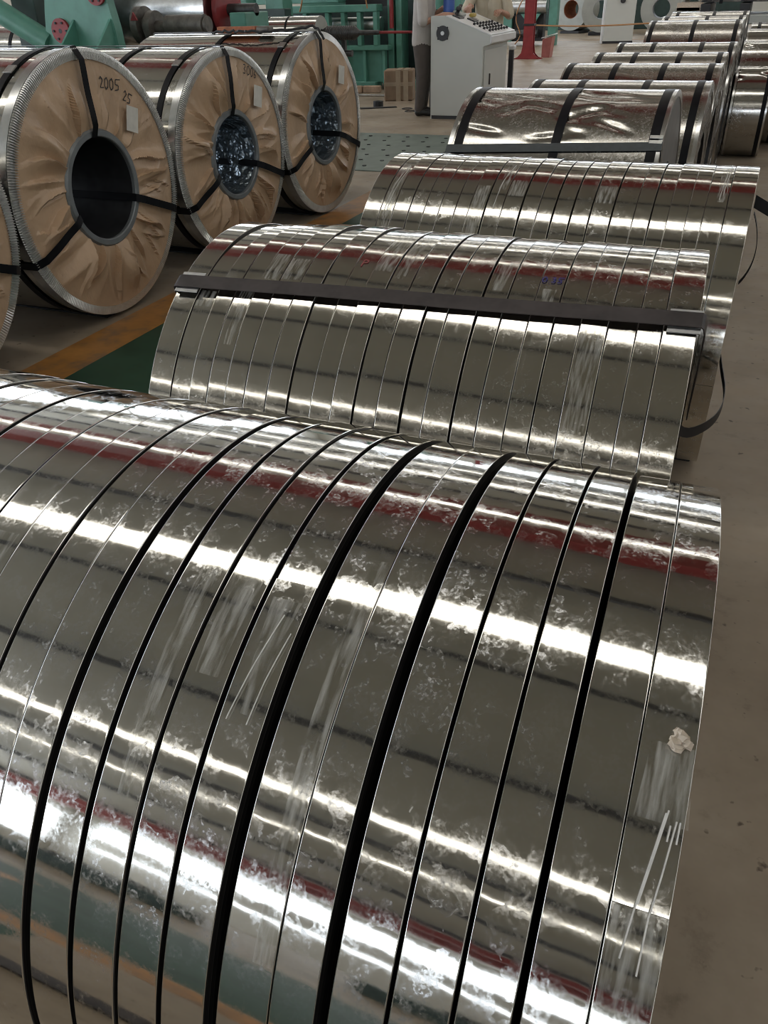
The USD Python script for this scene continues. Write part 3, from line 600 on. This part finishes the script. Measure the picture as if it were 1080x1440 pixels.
# foil packs stacked beyond
def foil_pack(loc, size, label, seed):
    t = thing('foil_pack', label, 'package', loc)
    b = box((0, 0, size[2] / 2), size, .04); b = b.subdivide().subdivide().subdivide(); v, f = raw(b)
    v = v + np.array([meshkit.fbm(v * 3 + seed), meshkit.fbm(v * 3 + seed + 9), meshkit.fbm(v * 3 + seed + 4)]).T * .03; v[:, 2] = np.maximum(v[:, 2], 0)
    part(t, 'foil_cover', (v, f), 'foil', True)
    for x in (-.25, .3): part(t, 'strap', cat([box((x * size[0], 0, size[2] + .018), (.04, size[1] + .06, .004)), box((x * size[0], -size[1] / 2 - .022, size[2] / 2), (.04, .004, size[2]))]), 'strap_black')
    for s in (-1, 0, 1): part(t, 'skid', box((s * size[0] * .4, 0, -.06), (.12, size[1], .12), .005), 'machine_black')
    return t
t = thing('steel_rack', 'low grey steel rack carrying the foil packs beyond the coils', 'rack', (.25, 12.9, 0))
part(t, 'deck', box((0, 0, .94), (2.5, 1.3, .1), .01), 'coil_grey')
for sx in (-1, 1):
    for sy in (-1, 1): part(t, 'leg', box((sx * 1.15, sy * .55, .445), (.14, .14, .89), .01), 'coil_grey')
for sy in (-1, 1): part(t, 'rail', box((0, sy * .55, .25), (2.16, .08, .12), .01), 'coil_grey')
foil_pack((-.32, 12.9, 1.11), (1.15, 1.1, .5), 'crinkled foil pack on the rack, left of the two', 3)
foil_pack((.92, 12.9, 1.11), (1.15, 1.1, .5), 'crinkled foil pack on the rack, right of the two', 8)
t = thing('beam_stack', 'stack of pale tan steel channels beside the foil packs', 'beams', (-1.56, 20.0, 0))
for i in range(6):
    part(t, 'channel', cat([box((0, 0, .1 + .2 * i), (.44, .9, .06), .005), box((0, -.42, .14 + .2 * i), (.44, .06, .14), .005), box((0, .42, .14 + .2 * i), (.44, .06, .14), .005)]), 'scrap_paper')

# ------------------------------------------------------------------ control desk and operators
t = thing('control_desk', 'pale grey sloping control desk with rows of dark switches', 'control desk', (0, 0, 0))
prof = [(-3.70, 0), (-3.06, 0), (-3.05, .775), (-2.96, .80), (-2.96, .885), (-3.53, 1.09), (-3.70, 1.09)]
part(t, 'cabinet', extrude(prof, 1, 10.35, 11.43), 'desk_paint', 20)
sl = math.atan2(1.09 - .885, .57)
def on_slope(s, y, h=0.0):   # s: metres down the slope from its top edge
    return np.array([-3.53 + s * math.cos(sl) + h * math.sin(sl), y, 1.09 - s * math.sin(sl) + h * math.cos(sl)])
def slope_box(s, y, sx, sy, hgt, h0=.0, bev=.002): return box(on_slope(s, y, h0 + hgt / 2), (sx, sy, hgt), bev, R4(sl, [0, 1, 0]))
part(t, 'switch_panel', slope_box(.31, 10.89, .58, 1.10, .012, 0, .003), 'desk_panel')
part(t, 'front_lip', box((-2.955, 10.89, .845), (.022, 1.10, .075), .006), 'desk_panel')
part(t, 'front_door', box((-3.047, 10.89, .40), (.012, .98, .68), .004), 'desk_paint')
part(t, 'door_handle', box((-3.036, 10.62, .42), (.02, .02, .12), .004), 'plastic_black')
part(t, 'plinth', box((-3.38, 10.89, .02), (.62, 1.085, .04), .003), 'plastic_black')
fan = [cyl((-3.55, 10.352, .915), (-3.55, 10.338, .915), .078, 28)]
for a in range(4): fan.append(box((-3.55 + .08 * math.cos(a * PI / 2 + PI / 4), 10.345, .915 + .08 * math.sin(a * PI / 2 + PI / 4)), (.018, .012, .018), .003))
g = part(t, 'vent_fan', cat(fan), 'plastic_black'); part(g, 'fan_hub', cyl((-3.55, 10.338, .915), (-3.55, 10.33, .915), .022, 16), 'seal')
for yy in (10.56, 10.78): part(t, 'keypad', slope_box(.10 if yy < 10.7 else .22, yy, .10, .17, .014, .012), 'plastic_black')
for i in range(4):
    for j in range(7):
        s = .33 + .065 * i; yy = 10.50 + .125 * j + .03 * (i % 2)
        p0, p1 = on_slope(s, yy, .012), on_slope(s, yy, .036); part(t, 'switch', cyl(p0, p1, .017, 10, .013), 'plastic_black')
def lone(name, mesh, m, label, c): return solo(name, mesh, m, label, c)
lone('document_sheet', slope_box(.21, 11.15, .21, .30, .004, .0125), 'label_paper', 'white paper sheet lying on the upper part of the control desk', 'paper')
t = thing('telephone', 'dark blue and grey handset lying at the top of the control desk', 'telephone', tuple(on_slope(.06, 10.72, .013)))
part(t, 'base', box((0, 0, .02), (.12, .18, .03), .008, R4(sl, [0, 1, 0])), 'coil_grey'); part(t, 'handset', join(raw(box((.0, -.04, .055), (.05, .21, .03), .012, R4(.5, [1, 0, 0]))), raw(box((.02, -.09, .07), (.06, .06, .05), .014))), 'plastic_black')
t = thing('hand_tool', 'small yellow handheld tool lying behind the telephone', 'tool', tuple(on_slope(.14, 11.02, .013)))
part(t, 'tool_body', box((0, 0, .022), (.06, .13, .04), .012), 'plastic_yellow'); part(t, 'tool_knob', cyl((0, .06, .025), (0, .10, .025), .014, 12), 'plastic_black')
t = thing('water_jug', 'blue plastic jug standing on the flat top of the control desk', 'jug', (-3.61, 10.74, 1.091))
part(t, 'jug_body', revolve_x([(0, 0.001), (0, .062), (.01, .068), (.20, .068), (.235, .05), (.25, .03), (.25, .001)], 32), 'plastic_blue'); 
for p in list(t.GetChildren()): UsdGeom.Xformable(p).AddRotateYOp().Set(-90.0)
part(t, 'jug_cap', cyl((0, 0, .25), (0, 0, .275), .03, 20), 'plastic_white')

def hulls(bones, refine=.02, smooth_n=12):
    body = None
    for (p, rp, q, rq) in bones:
        a = m3.Manifold.sphere(rp, 20).translate(list(map(float, p))); b = m3.Manifold.sphere(rq, 20).translate(list(map(float, q)))
        h = m3.Manifold.batch_hull([a, b]); body = h if body is None else body + h
    body = body.refine_to_length(refine); mm_ = body.to_mesh(); t_ = trimesh.Trimesh(mm_.vert_properties[:, :3], mm_.tri_verts, process=True)
    trimesh.smoothing.filter_taubin(t_, iterations=smooth_n); return t_
def hand_bones(w, fdir, side, palm_n, curl=.5, s=1.0):
    """Five fingers from wrist w along fdir; side = thumb side, palm_n = way the palm faces."""
    w, f, sd, pn = (np.asarray(v, float) for v in (w, fdir, side, palm_n)); out = []
    k0 = w + f * .085 * s
    for i, (off, ln) in enumerate(((.03, .072), (.010, .08), (-.011, .074), (-.031, .058))):
        b = k0 + sd * off * s; out.append((w + sd * off * .45 * s, .015 * s, b, .0105 * s))
        d1 = f * math.cos(curl) + pn * math.sin(curl); d2 = f * math.cos(curl * 2) + pn * math.sin(curl * 2)
        m1 = b + d1 * ln * .5 * s; m2 = m1 + d2 * ln * .5 * s
        out += [(b, .0095 * s, m1, .0088 * s), (m1, .0088 * s, m2, .0075 * s)]
    tb = w + sd * .022 * s + f * .02 * s; tm = tb + (sd * .7 + f * .6 + pn * .3) * .045 * s
    out += [(w, .017 * s, tb, .015 * s), (tb, .014 * s, tm, .0105 * s), (tm, .0105 * s, tm + (f * .9 + pn * .3) * .034 * s, .0085 * s)]
    return out
def person(label, loc, rz, shirt, arms, lean=0.0):
    """Faces +x in its own space; feet at z = 0. arms: [(elbow, wrist, finger direction, thumb side, palm)] right, left."""
    t = thing('person', label, 'person', loc, rz)
    V = lambda *a: np.array(a, float)
    hip, chest, neck, head = V(0, 0, .90), V(.03 + lean, 0, 1.28), V(.04 + lean * 1.2, 0, 1.42), V(.07 + lean * 1.3, 0, 1.56)
    skin = [(neck + V(0, 0, -.05), .055, head, .06), (head + V(0, 0, .03), .088, head + V(.02, 0, -.03), .078), (head + V(.045, 0, -.07), .05, head + V(.05, 0, -.02), .06), (head + V(.09, 0, -.005), .014, head + V(.105, 0, -.03), .016), (chest, .1, neck, .06)]
    sh, tr = [], []
    for s, (el, wr, fd, tsd, pn) in zip((-1, 1), arms):
        S = chest + V(0, s * .185, .06); el, wr = V(*el), V(*wr)
        skin += [(chest, .07, S, .045), (S, .045, el, .036), (el, .036, wr, .026)]
        skin += hand_bones(wr, np.array(fd, float) / np.linalg.norm(fd), np.array(tsd, float), np.array(pn, float))
        sh += [(chest + V(0, s * .08, .02), .11, S, .066), (S, .066, S + (el - S) * .93, .064)]
        skin.append((head + V(0, s * .078, -.01), .012, head + V(-.012, s * .086, .02), .014))
    B = hulls(skin, .012, 8); part(t, 'body', B, 'skin', True)
    sh += [(hip + V(0, .07, -.09), .115, chest + V(0, .08, 0), .115), (hip + V(0, -.07, -.09), .115, chest + V(0, -.08, 0), .115), (hip + V(0, .07, -.09), .115, hip + V(0, -.07, -.09), .115), (chest, .12, neck + V(0, 0, -.05), .075)]
    sm = hulls(sh, .02, 10); sm = trimesh.intersections.slice_mesh_plane(sm, [0, 0, 1], [0, 0, .775], cap=True)
    part(t, 'shirt', sm, shirt, True)
    for s in (-1, 1):
        tr += [(hip + V(0, s * .075, -.06), .11, V(.02, s * .09, .48), .078), (V(.02, s * .09, .48), .078, V(-.02, s * .095, .09), .06)]
    tr += [(hip + V(0, -.06, 0), .105, hip + V(0, .06, 0), .105)]
    part(t, 'trousers', hulls(tr, .02, 10), 'trousers', True)
    for s in (-1, 1):
        b = hulls([(V(-.035, s * .095, .045), .045, V(.03, s * .095, .05), .042), (V(.03, s * .095, .05), .042, V(.15, s * .105, .032), .032)], .012, 6); b.vertices[:, 2] -= b.vertices[:, 2].min()
        part(t, 'shoe', b, 'shoe', True)
    part(t, 'hair', hulls([(head + V(-.012, 0, .05), .09, head + V(-.03, 0, .0), .085), (head + V(.03, 0, .085), .06, head + V(-.03, 0, .06), .085)], .015, 8), 'hair', True)
    for s in (-1, 1): part(t, 'eye', trimesh.creation.icosphere(2, .011).apply_translation(head + V(.092, s * .032, .018)), 'plastic_white', True)
    part(t, 'mouth', box(head + V(.098, 0, -.072), (.012, .042, .008), .003), 'paint_pink')
    return t
person('person in grey shirt, dark trousers and black shoes standing beside the control desk', (-3.92, 10.66, 0), .12, 'shirt_grey',
       [((.08, -.30, 1.02), (.32, -.20, 1.10), (1, .1, -.1), (0, .8, .5), (0, .4, -.9)), ((.05, .30, 1.05), (.20, .24, 1.16), (1, .45, 0), (0, -.8, .5), (0, -.4, -.9))])
person('person in cream shirt behind the control desk reaching towards its top', (-3.42, 11.86, 0), -PI / 2, 'shirt_cream',
       [((.22, -.26, 1.12), (.46, -.13, 1.17), (1, .15, -.25), (0, .9, .3), (.1, .2, -1)), ((.05, .28, 1.04), (.30, .22, 1.10), (1, 0, 0), (0, -.9, .3), (0, -.2, -1))])

# ------------------------------------------------------------------ uncoiler group at the upper left
t = thing('uncoiler_stand', 'green uncoiler housing plate with red flange discs and gussets', 'machine', (-6.1, 7.05, 0))
plate = [(-.42, 0), (.50, 0), (.44, 1.12), (.40, 1.36), (.36, 1.9), (-.26, 1.9), (-.33, 1.36), (-.36, 1.26), (-.42, 1.0)]
part(t, 'housing_plate', extrude(plate, 1, 0, .1), 'machine_green', 20)
for cx, cz in ((-.19, 1.11), (.30, 1.41)):
    f_ = part(t, 'flange_disc', cyl((cx, .0, cz), (cx, -.03, cz), .105, 28), 'paint_red')
    for k in range(6): part(f_, 'bolt', cyl((cx + .075 * math.cos(k * PI / 3), -.03, cz + .075 * math.sin(k * PI / 3)), (cx + .075 * math.cos(k * PI / 3), -.042, cz + .075 * math.sin(k * PI / 3)), .011, 6), 'machine_black')
    part(f_, 'hub_hole', cyl((cx, -.028, cz), (cx, -.032, cz), .02, 12), 'machine_black')
for gx in (-.03, .40): part(t, 'gusset', extrude([(0, .7), (-.26, .7), (-.26, .98), (0, 1.2)], 0, gx - .012, gx + .012), 'machine_green')
part(t, 'base_frame', box((0, .1, .1), (1.7, .4, .2), .01), 'machine_green')
a, b_ = np.array([-1.55, -.05, 1.62]), np.array([-.47, .05, 1.03])
part(t, 'swing_arm', join(raw(cyl(a, b_, .105, 28)), raw(cyl(b_ + (b_ - a) * .0, b_ + (b_ - a) * .06, .12, 28))), 'machine_green')
part(t, 'arm_post', box((-.85, .35, .8), (.3, .2, 1.6), .01), 'machine_dark')
part(t, 'side_housing', box((-1.2, 1.2, 1.0), (.9, .3, 2.0), .01), 'machine_dark')
t = thing('bare_roll', 'bright bare steel coil end under the green swing arm', 'steel coil', (-7.35, 7.6, .86))
part(t, 'outer_wrap', revolve_x([(-.9, .1), (-.9, .32), (.32, .32), (.32, .1)], 72), 'steel_far'); part(t, 'body_strap', ring(.08, .12, .319, .324, 72), 'strap_black'); part(t, 'skid', box((-.1, 0, -.59), (1.2, .5, .54), .01), 'machine_dark')
t = thing('drive_shaft', 'dirty grey coupling flange and drive shaft behind the coils', 'shaft', (-5.78, 7.75, 1.12))
part(t, 'coupling_flange', join(raw(cyl((-.12, 0, 0), (-.04, 0, 0), .17, 32)), raw(cyl((.02, 0, -.02), (.09, 0, -.02), .15, 32)), raw(cyl((-.04, 0, 0), (.02, 0, 0), .09, 24))), 'shaft_dirty')
part(t, 'warning_mark', extrude([(-.10, .05), (-.02, .05), (-.06, .12)], 1, -.168, -.15), 'paint_red'); part(t, 'shaft_tube', join(raw(cyl((.09, 0, -.02), (.25, 0, -.02), .06, 24)), raw(cyl((.22, 0, 0), (.66, 0, 0), .088, 28)), raw(cyl((.66, 0, 0), (.70, 0, 0), .07, 24))), 'shaft_dirty')
part(t, 'bearing_stand', join(raw(box((-.1, 0, -.68), (.3, .3, .86), .01)), raw(box((.5, 0, -.68), (.2, .3, .86), .01))), 'machine_dark')
t = thing('mandrel_coil', 'big bright coil on the uncoiler mandrel with a red end disc', 'steel coil', (-6.3, 8.9, 1.22))
part(t, 'outer_wrap', revolve_x([(-1.2, .2), (-1.2, .37), (.66, .37), (.66, .2)], 96), 'steel_bright'); part(t, 'end_disc', revolve_x([(.70, .05), (.70, .27), (.755, .27), (.755, .05)], 72), 'paint_red', 30)
part(t, 'mandrel', cyl((-1.6, 0, 0), (1.1, 0, 0), .06, 24), 'shaft_grey'); part(t, 'pedestal', box((1.0, 0, -.62), (.2, .5, 1.2), .01), 'machine_green'); part(t, 'pedestal', box((-1.45, 0, -.62), (.3, .6, 1.2), .01), 'machine_dark')
t = thing('pinch_stand', 'green stand with a yellow cap and red lever beside the mandrel coil', 'machine', (-7.45, 12.2, 0))
part(t, 'column', box((0, 0, .75), (.5, .3, 1.5), .01), 'machine_green'); part(t, 'column', box((.6, .2, .8), (.3, .3, 1.6), .01), 'machine_green'); part(t, 'lever', box((-.12, -.2, 1.25), (.09, .06, .5), .01), 'paint_red')
part(t, 'cap', box((-.2, -.2, 1.5), (.2, .1, .1), .01), 'plastic_yellow'); part(t, 'cross_beam', box((.35, .1, 1.1), (.9, .2, .16), .01), 'machine_dark')
# small roll on a threaded spindle
t = thing('spindle_roll', 'small strapped coil with plain grey end on a threaded spindle', 'steel coil', (-5.57, 11.2, .90))
part(t, 'outer_wrap', revolve_x([(-1.7, .06), (-1.7, .205), (-.002, .205), (-.002, .06)], 96), 'steel_far', 30); part(t, 'end_disc', revolve_x([(0, .05), (0, .203), (.006, .203), (.006, .05)], 72), 'coil_grey', 30)
for sx in (-1.05, -.75, -.45): part(t, 'body_strap', ring(sx - .014, sx + .014, .204, .208, 72), 'strap_black')
part(t, 'spindle', revolve_x([(-1.9, .001), (-1.9, .04), (.01, .04)] + [(.08 + .03 * i + d, .075 + (.01 if d else 0)) for i in range(14) for d in (0, .015)] + [(.52, .06), (.56, .03), (.85, .026), (.85, .001)], 32), 'shaft_grey', 30)
part(t, 'drive_rod', cyl((.84, 0, 0), (1.62, 0, 0), .016, 14), 'paint_red', 30, 'thin red drive rod'); part(t, 'spindle_post', join(raw(box((.28, .1, -.45), (.06, .06, .90), .005)), raw(box((.28, .14, -.88), (.16, .2, .04), .005))), 'shaft_grey')
part(t, 'lower_shaft', cyl((-.2, .05, -.24), (.42, .05, -.24), .04, 16), 'shaft_grey'); part(t, 'spindle_post', join(raw(box((-1.8, 0, -.45), (.08, .08, .90), .005)), raw(box((-1.8, 0, -.88), (.3, .3, .04), .005)), raw(box((1.58, .02, -.45), (.06, .06, .9), .005))), 'shaft_grey')
# rusty block and dark cord on the farthest paper-faced coil
t = thing('rusty_block', 'rusty orange steel block lying on top of the farthest paper-faced coil', 'block', (-3.25, 5.30, 1.131))
part(t, 'block_body', box((0, 0, .022), (.30, .06, .04), .006), 'rust'); part(t, 'clamp_end', box((.20, 0, .022), (.10, .07, .04), .01), 'shaft_dirty')
b = spline([(-3.42, 5.24, 1.145), (-3.2, 5.22, 1.147), (-2.98, 5.23, 1.146), (-2.86, 5.28, 1.152), (-2.78, 5.33, 1.158), (-2.72, 5.36, 1.16), (-2.68, 5.37, 1.13), (-2.66, 5.38, 1.09)], 40)
solo('cord', tube(b + .004 * np.random.RandomState(4).normal(size=b.shape), .008, 8), 'machine_black', 'crumpled dark cord trailing over the farthest paper-faced coil', 'cord')

# ------------------------------------------------------------------ green line machinery behind
t = thing('slitter_frame', 'green slatted machine frame on legs beyond the spindle', 'machine', (-6.5, 13.6, 0))
part(t, 'top_beam', box((-.12, 0, 1.14), (1.8, .25, .10), .01), 'machine_green')
part(t, 'top_beam', box((-.9, .5, 1.32), (1.6, .3, .2), .01), 'machine_green')
for i, x in enumerate((-1.0, -.5, -.1, .18, .46, .74)):
    part(t, 'slat', box((x, -.05, .86 if i > 1 else .7), (.07, .12, .46 if i > 1 else .8), .006), 'machine_green')
part(t, 'pale_roller', cyl((-.95, .16, .92), (.75, .16, .92), .10, 24), 'steel_plain')
part(t, 'mid_beam', box((.3, -.02, .60), (1.3, .16, .07), .006), 'machine_green'); part(t, 'low_panel', box((.5, .02, .34), (.62, .06, .46), .006), 'machine_green')
for x in (.16, .52, .86): part(t, 'panel_rib', box((x, -.03, .34), (.05, .10, .52), .006), 'machine_green')
part(t, 'foot_beam', box((-.02, 0, .06), (1.5, .3, .12), .006), 'machine_green'); part(t, 'back_shield', box((-.15, .5, .6), (1.75, .06, 1.1), .006), 'machine_dark')
part(t, 'leg', box((-1.05, 0, .55), (.12, .2, 1.1), .006), 'machine_green')
t = thing('roll_stand', 'dark green roll stand with red uprights behind the standing person', 'machine', (-5.1, 13.9, 0))
for x in (-.5, -.36, .62): part(t, 'upright', box((x, 0, 1.0), (.10, .3, 2.0), .006), 'machine_green')
part(t, 'upright', box((.42, .2, 1.0), (.16, .3, 2.0), .006), 'machine_green')
for x, z0 in ((-.44, .86), (.02, .86)): part(t, 'red_pipe', cyl((x, -.25, z0), (x, -.25, 2.0), .035, 14), 'paint_red')
part(t, 'dark_column', box((.02, .05, .5), (.24, .3, 1.0), .006), 'machine_black'); part(t, 'back_panel', box((.15, .5, .9), (1.3, .08, 1.8), .006), 'machine_dark')
part(t, 'base_plate', box((0, -.1, .07), (1.0, .7, .14), .006), 'machine_green'); part(t, 'cross_shelf', box((.3, -.05, 1.0), (.7, .3, .06), .006), 'machine_dark'); part(t, 'drive_box', box((.45, -.05, .5), (.34, .2, .6), .006), 'machine_dark')
part(t, 'cylinder', cyl((.30, -.12, 1.1), (.30, -.12, 1.7), .08, 20), 'machine_green'); part(t, 'pale_bolt', box((.34, -.22, 1.06), (.14, .06, .04), .006), 'seal')
t = thing('cable_box', 'dark cabinet with blue and red cans standing on the green frame', 'cabinet', (-6.6, 14.9, 0))
part(t, 'cabinet_body', box((.5, 0, .9), (1.4, .5, 1.8), .01), 'machine_black'); part(t, 'side_panel', box((-.7, .1, .9), (.9, .4, 1.8), .01), 'machine_green'); part(t, 'label_plate', box((-.2, -.28, 1.4), (.5, .04, .2), .004), 'label_paper')
t = thing('blue_can', 'blue can on the green machine frame', 'can', (-7.1, 14.05, 1.42))
part(t, 'can_body', cyl((0, 0, 0), (0, 0, .25), .09, 20), 'plastic_blue'); part(t, 'can_lid', cyl((0, 0, .25), (0, 0, .27), .093, 20), 'plastic_white')
b = spline([(-6.9, 13.3, 1.5), (-6.92, 13.25, 1.2), (-6.98, 13.3, 1.12)], 14); solo('hose', tube(b, .012, 8), 'rope', 'thin tan hose hanging at the left of the green frame', 'hose')
b = spline([(-5.85, 13.3, 1.5), (-5.82, 13.28, 1.3), (-5.8, 13.3, 1.14)], 14); solo('hose', tube(b, .012, 8), 'rope', 'thin tan hose hanging near the red pipe', 'hose')
# things on the floor there
t = thing('carton', 'brown taped carton standing on the floor left of the person', 'carton', (-4.86, 12.25, 0), .25)
part(t, 'box_body', box((0, 0, .2), (.42, .36, .40), .015), 'carton')
for dx in (-.0, .11): part(t, 'tape_band', cat([box((dx, -.1825, .2), (.07, .003, .40)), box((dx, 0, .4015), (.07, .36, .003))]), 'carton_tape')
part(t, 'tape_band', box((0, -.1845, .22), (.42, .003, .05)), 'carton_tape')
t = thing('timber_plank', 'pale broken timber plank on the floor by the green frame', 'plank', (-6.0, 13.05, 0), .12)
for i in range(3): part(t, 'plank_piece', box((-.28 + .3 * i, .02 * i, .05), (.29, .1, .1), .012), 'wood')
solo('steel_rod', cyl((-6.35, 12.62, .02), (-5.05, 12.55, .02), .016, 10), 'steel_bright', 'bright steel rod lying on the floor before the plank', 'rod')
for i, (x, y, s) in enumerate(((-5.35, 10.95, .07), (-5.12, 11.0, .09), (-4.86, 11.42, .07))):
    lab = ['black rubber ring scrap on the floor, leftmost of three', 'black rubber ring scrap on the floor, middle of three', 'black rubber ring scrap below the carton, rightmost of three'][i]
    m = ring(-.035, .035, s * .5, s, 24); v, f = m; v = v[:, [2, 1, 0]]; v[:, 2] += .035; f = f[:, ::-1]
    solo('rubber_scrap', (v + [x, y, 0], f), 'machine_black', lab, 'rubber ring')
solo('rubber_sheet', extrude([(-5.42, 11.05), (-4.98, 11.1), (-4.55, 11.35), (-4.6, 11.42), (-5.0, 11.2), (-5.4, 11.16)], 2, 0, .012), 'machine_black', 'flat black rubber strip lying among the rubber rings', 'rubber strip')
for i, (x, y) in enumerate(((-4.36, 11.25), (-4.22, 11.0))):
    v, f = ring(-.004, .004, .06, .075, 24); v = v[:, [2, 1, 0]]; v[:, 2] += .004
    solo('wire_ring', (v + [x, y, 0], f[:, ::-1]), 'machine_black', ['thin dark wire ring on the floor, farther one by the shoe', 'thin dark wire ring on the floor, nearer one by the shoe'][i], 'ring')

# ------------------------------------------------------------------ far right of the hall
t = thing('jib_column', 'dark red steel column with flared foot', 'column', (-4.9, 20.2, 0))
foot = [(-.34, 0), (.34, 0), (.22, .04), (.14, .12), (.115, .25), (.11, .4), (.11, 3.2), (-.11, 3.2), (-.11, .4), (-.115, .25), (-.14, .12), (-.22, .04)]
part(t, 'column_plate', extrude(foot, 1, -.09, -.06), 'paint_red', 20); part(t, 'column_plate', extrude(foot, 1, .06, .09), 'paint_red', 20); part(t, 'web', box((0, 0, 1.6), (.12, .12, 3.2), .005), 'paint_red'); part(t, 'clamp_band', box((0, 0, .66), (.25, .21, .04), .005), 'machine_black')
t = thing('guard_box', 'faded pink sheet guard beside the foot of the red column', 'guard', (-4.56, 20.6, 0))
part(t, 'guard_panel', extrude([(-.12, 0), (.06, 0), (.1, .42), (-.12, .36)], 1, -.02, .3), 'paint_pink', 20); part(t, 'guard_lid', box((0, .14, .42), (.3, .36, .02), .005, R4(-.25, [0, 1, 0])), 'desk_panel')
t = thing('chain_hoist', 'thin hanging tan pull cord with black end beside the red column', 'cord', (-5.16, 20.1, 0))
part(t, 'pull_cord', tube(spline([(0.02, 0, 2.2), (0, 0, .95), (-.02, 0, .7), (.02, 0, .62), (-.03, 0, .3)], 30), .012, 8), 'rope'); part(t, 'cord_end', box((-.09, 0, .12), (.06, .06, .24), .01), 'machine_black')
t = thing('straightener', 'green slatted machine with a steel roller behind the red column', 'machine', (-6.64, 25.2, 0))
for i in range(6): part(t, 'slat', box((-1.75 + .22 * i, 0, .62), (.09, .2, 1.1), .006), 'machine_green')
part(t, 'back_panel', box((-1.2, .2, .7), (1.7, .1, 1.4), .006), 'machine_dark'); part(t, 'side_plate', extrude([(-.75, .1), (.05, .1), (.05, .72), (-.1, .72), (-.1, 1.6), (-.75, 1.6)], 1, -.15, .05), 'machine_green')
part(t, 'roller', cyl((-.05, -.1, .92), (1.0, -.1, .92), .17, 28), 'steel_plain'); part(t, 'end_plate', box((1.18, 0, .65), (.22, .3, 1.3), .006), 'machine_green'); part(t, 'dark_drive', box((.45, .15, .45), (.9, .3, .7), .006), 'machine_black'); part(t, 'low_roller', cyl((.1, -.15, .3), (.8, -.15, .3), .10, 20), 'shaft_grey'); part(t, 'brace', extrude([(.3, .75), (.85, .75), (.62, .42)], 1, -.2, -.14), 'machine_green')
for i, (x, yy) in enumerate(((-6.28, 31.6), (-5.03, 30.2), (-3.2, 30.2), (-2.45, 31.6))):
    lab = ['grey coil lying eye-forward with reddish bore, leftmost at the far end', 'grey coil lying eye-forward with bluish bore left of the grey cabinet', 'grey coil lying eye-forward just right of the grey cabinet', 'grey coil lying eye-forward behind the wrapped coils'][i]
    t = thing('upright_coil', lab, 'steel coil', (x, yy, .7), PI / 2 - .35 * (-1) - .35, 'far grey coils')
    t.GetAttribute('xformOp:rotateZ').Set(-90.0 + [-14, 10, 4, -6][i])
    part(t, 'outer_wrap', ring(-.9, .0, .27, .62, 72), 'coil_grey', 30); part(t, 'bore_lining', ring(-.88, -.02, .255, .275, 48), 'rust' if i == 0 else 'steel_grey'); part(t, 'saddle', box((-.45, 0, -.66), (.9, .7, .08), .01), 'machine_black')
t = thing('grey_cabinet', 'tall pale grey electrical cabinet with a black handle', 'cabinet', (-3.83, 26.0, 0), .2)
part(t, 'cabinet_body', box((0, 0, 1.1), (.78, .6, 2.2), .01), 'desk_paint'); part(t, 'side_panel', box((-.42, -.02, 1.05), (.06, .5, 2.1), .01), 'desk_panel'); part(t, 'handle', cyl((.03, -.30, 1.0), (.03, -.34, 1.0), .07, 18), 'plastic_black'); part(t, 'plinth', box((0, 0, .03), (.8, .62, .06), .004), 'machine_black')
solo('rope_barrier', tube(np.array([(-5.9 + .3 * i, 24.6, .50 - .04 * math.sin(PI * (i % 10) / 10)) for i in range(24)]), .018, 8), 'rope', 'long brown rope strung across the far end of the aisle', 'rope')
for i, x in enumerate((-5.9, 1.0)): solo('rope_post', cyl((x, 24.6, 0), (x, 24.6, .55), .03, 12), 'paint_red', ['rope post at the left end of the far rope', 'rope post at the right end of the far rope'][i], 'post')
for i, (x, w_) in enumerate(((-11.5, 4.5), (-5.5, 3.2), (-.8, 2.2))):
    t = thing('machine_casing', ['dark low machine casing behind the viewer, leftmost', 'dark low machine casing behind the viewer, middle', 'dark low machine casing behind the viewer, rightmost'][i], 'machine', (x, -8.5, 0))
    part(t, 'casing', box((0, 0, .25), (w_, 1.0, .5), .03), 'machine_dark'); part(t, 'hood', box((.3, 0, .58), (w_ * .4, .7, .16), .03), 'shaft_grey')
solo('far_machine_wall', box((-9, 34.5, .9), (16, .5, 1.8), .02), 'machine_dark', 'long low dark green machine casing closing off the far end of the aisle', 'machine')
solo('floor_board', box((-2.62, 12.3, .012), (.6, .12, .02), .004, R4(.35, [0, 0, 1])), 'desk_panel', 'thin pale board lying flat on the floor right of the control desk', 'board')
t = thing('bollard', 'short dark post with white cap behind the right side of the desk', 'post', (-3.08, 11.78, 0))
part(t, 'post', box((0, 0, .33), (.06, .06, .66), .005), 'machine_black'); part(t, 'cap', box((.01, 0, .685), (.08, .1, .05), .01), 'plastic_white')
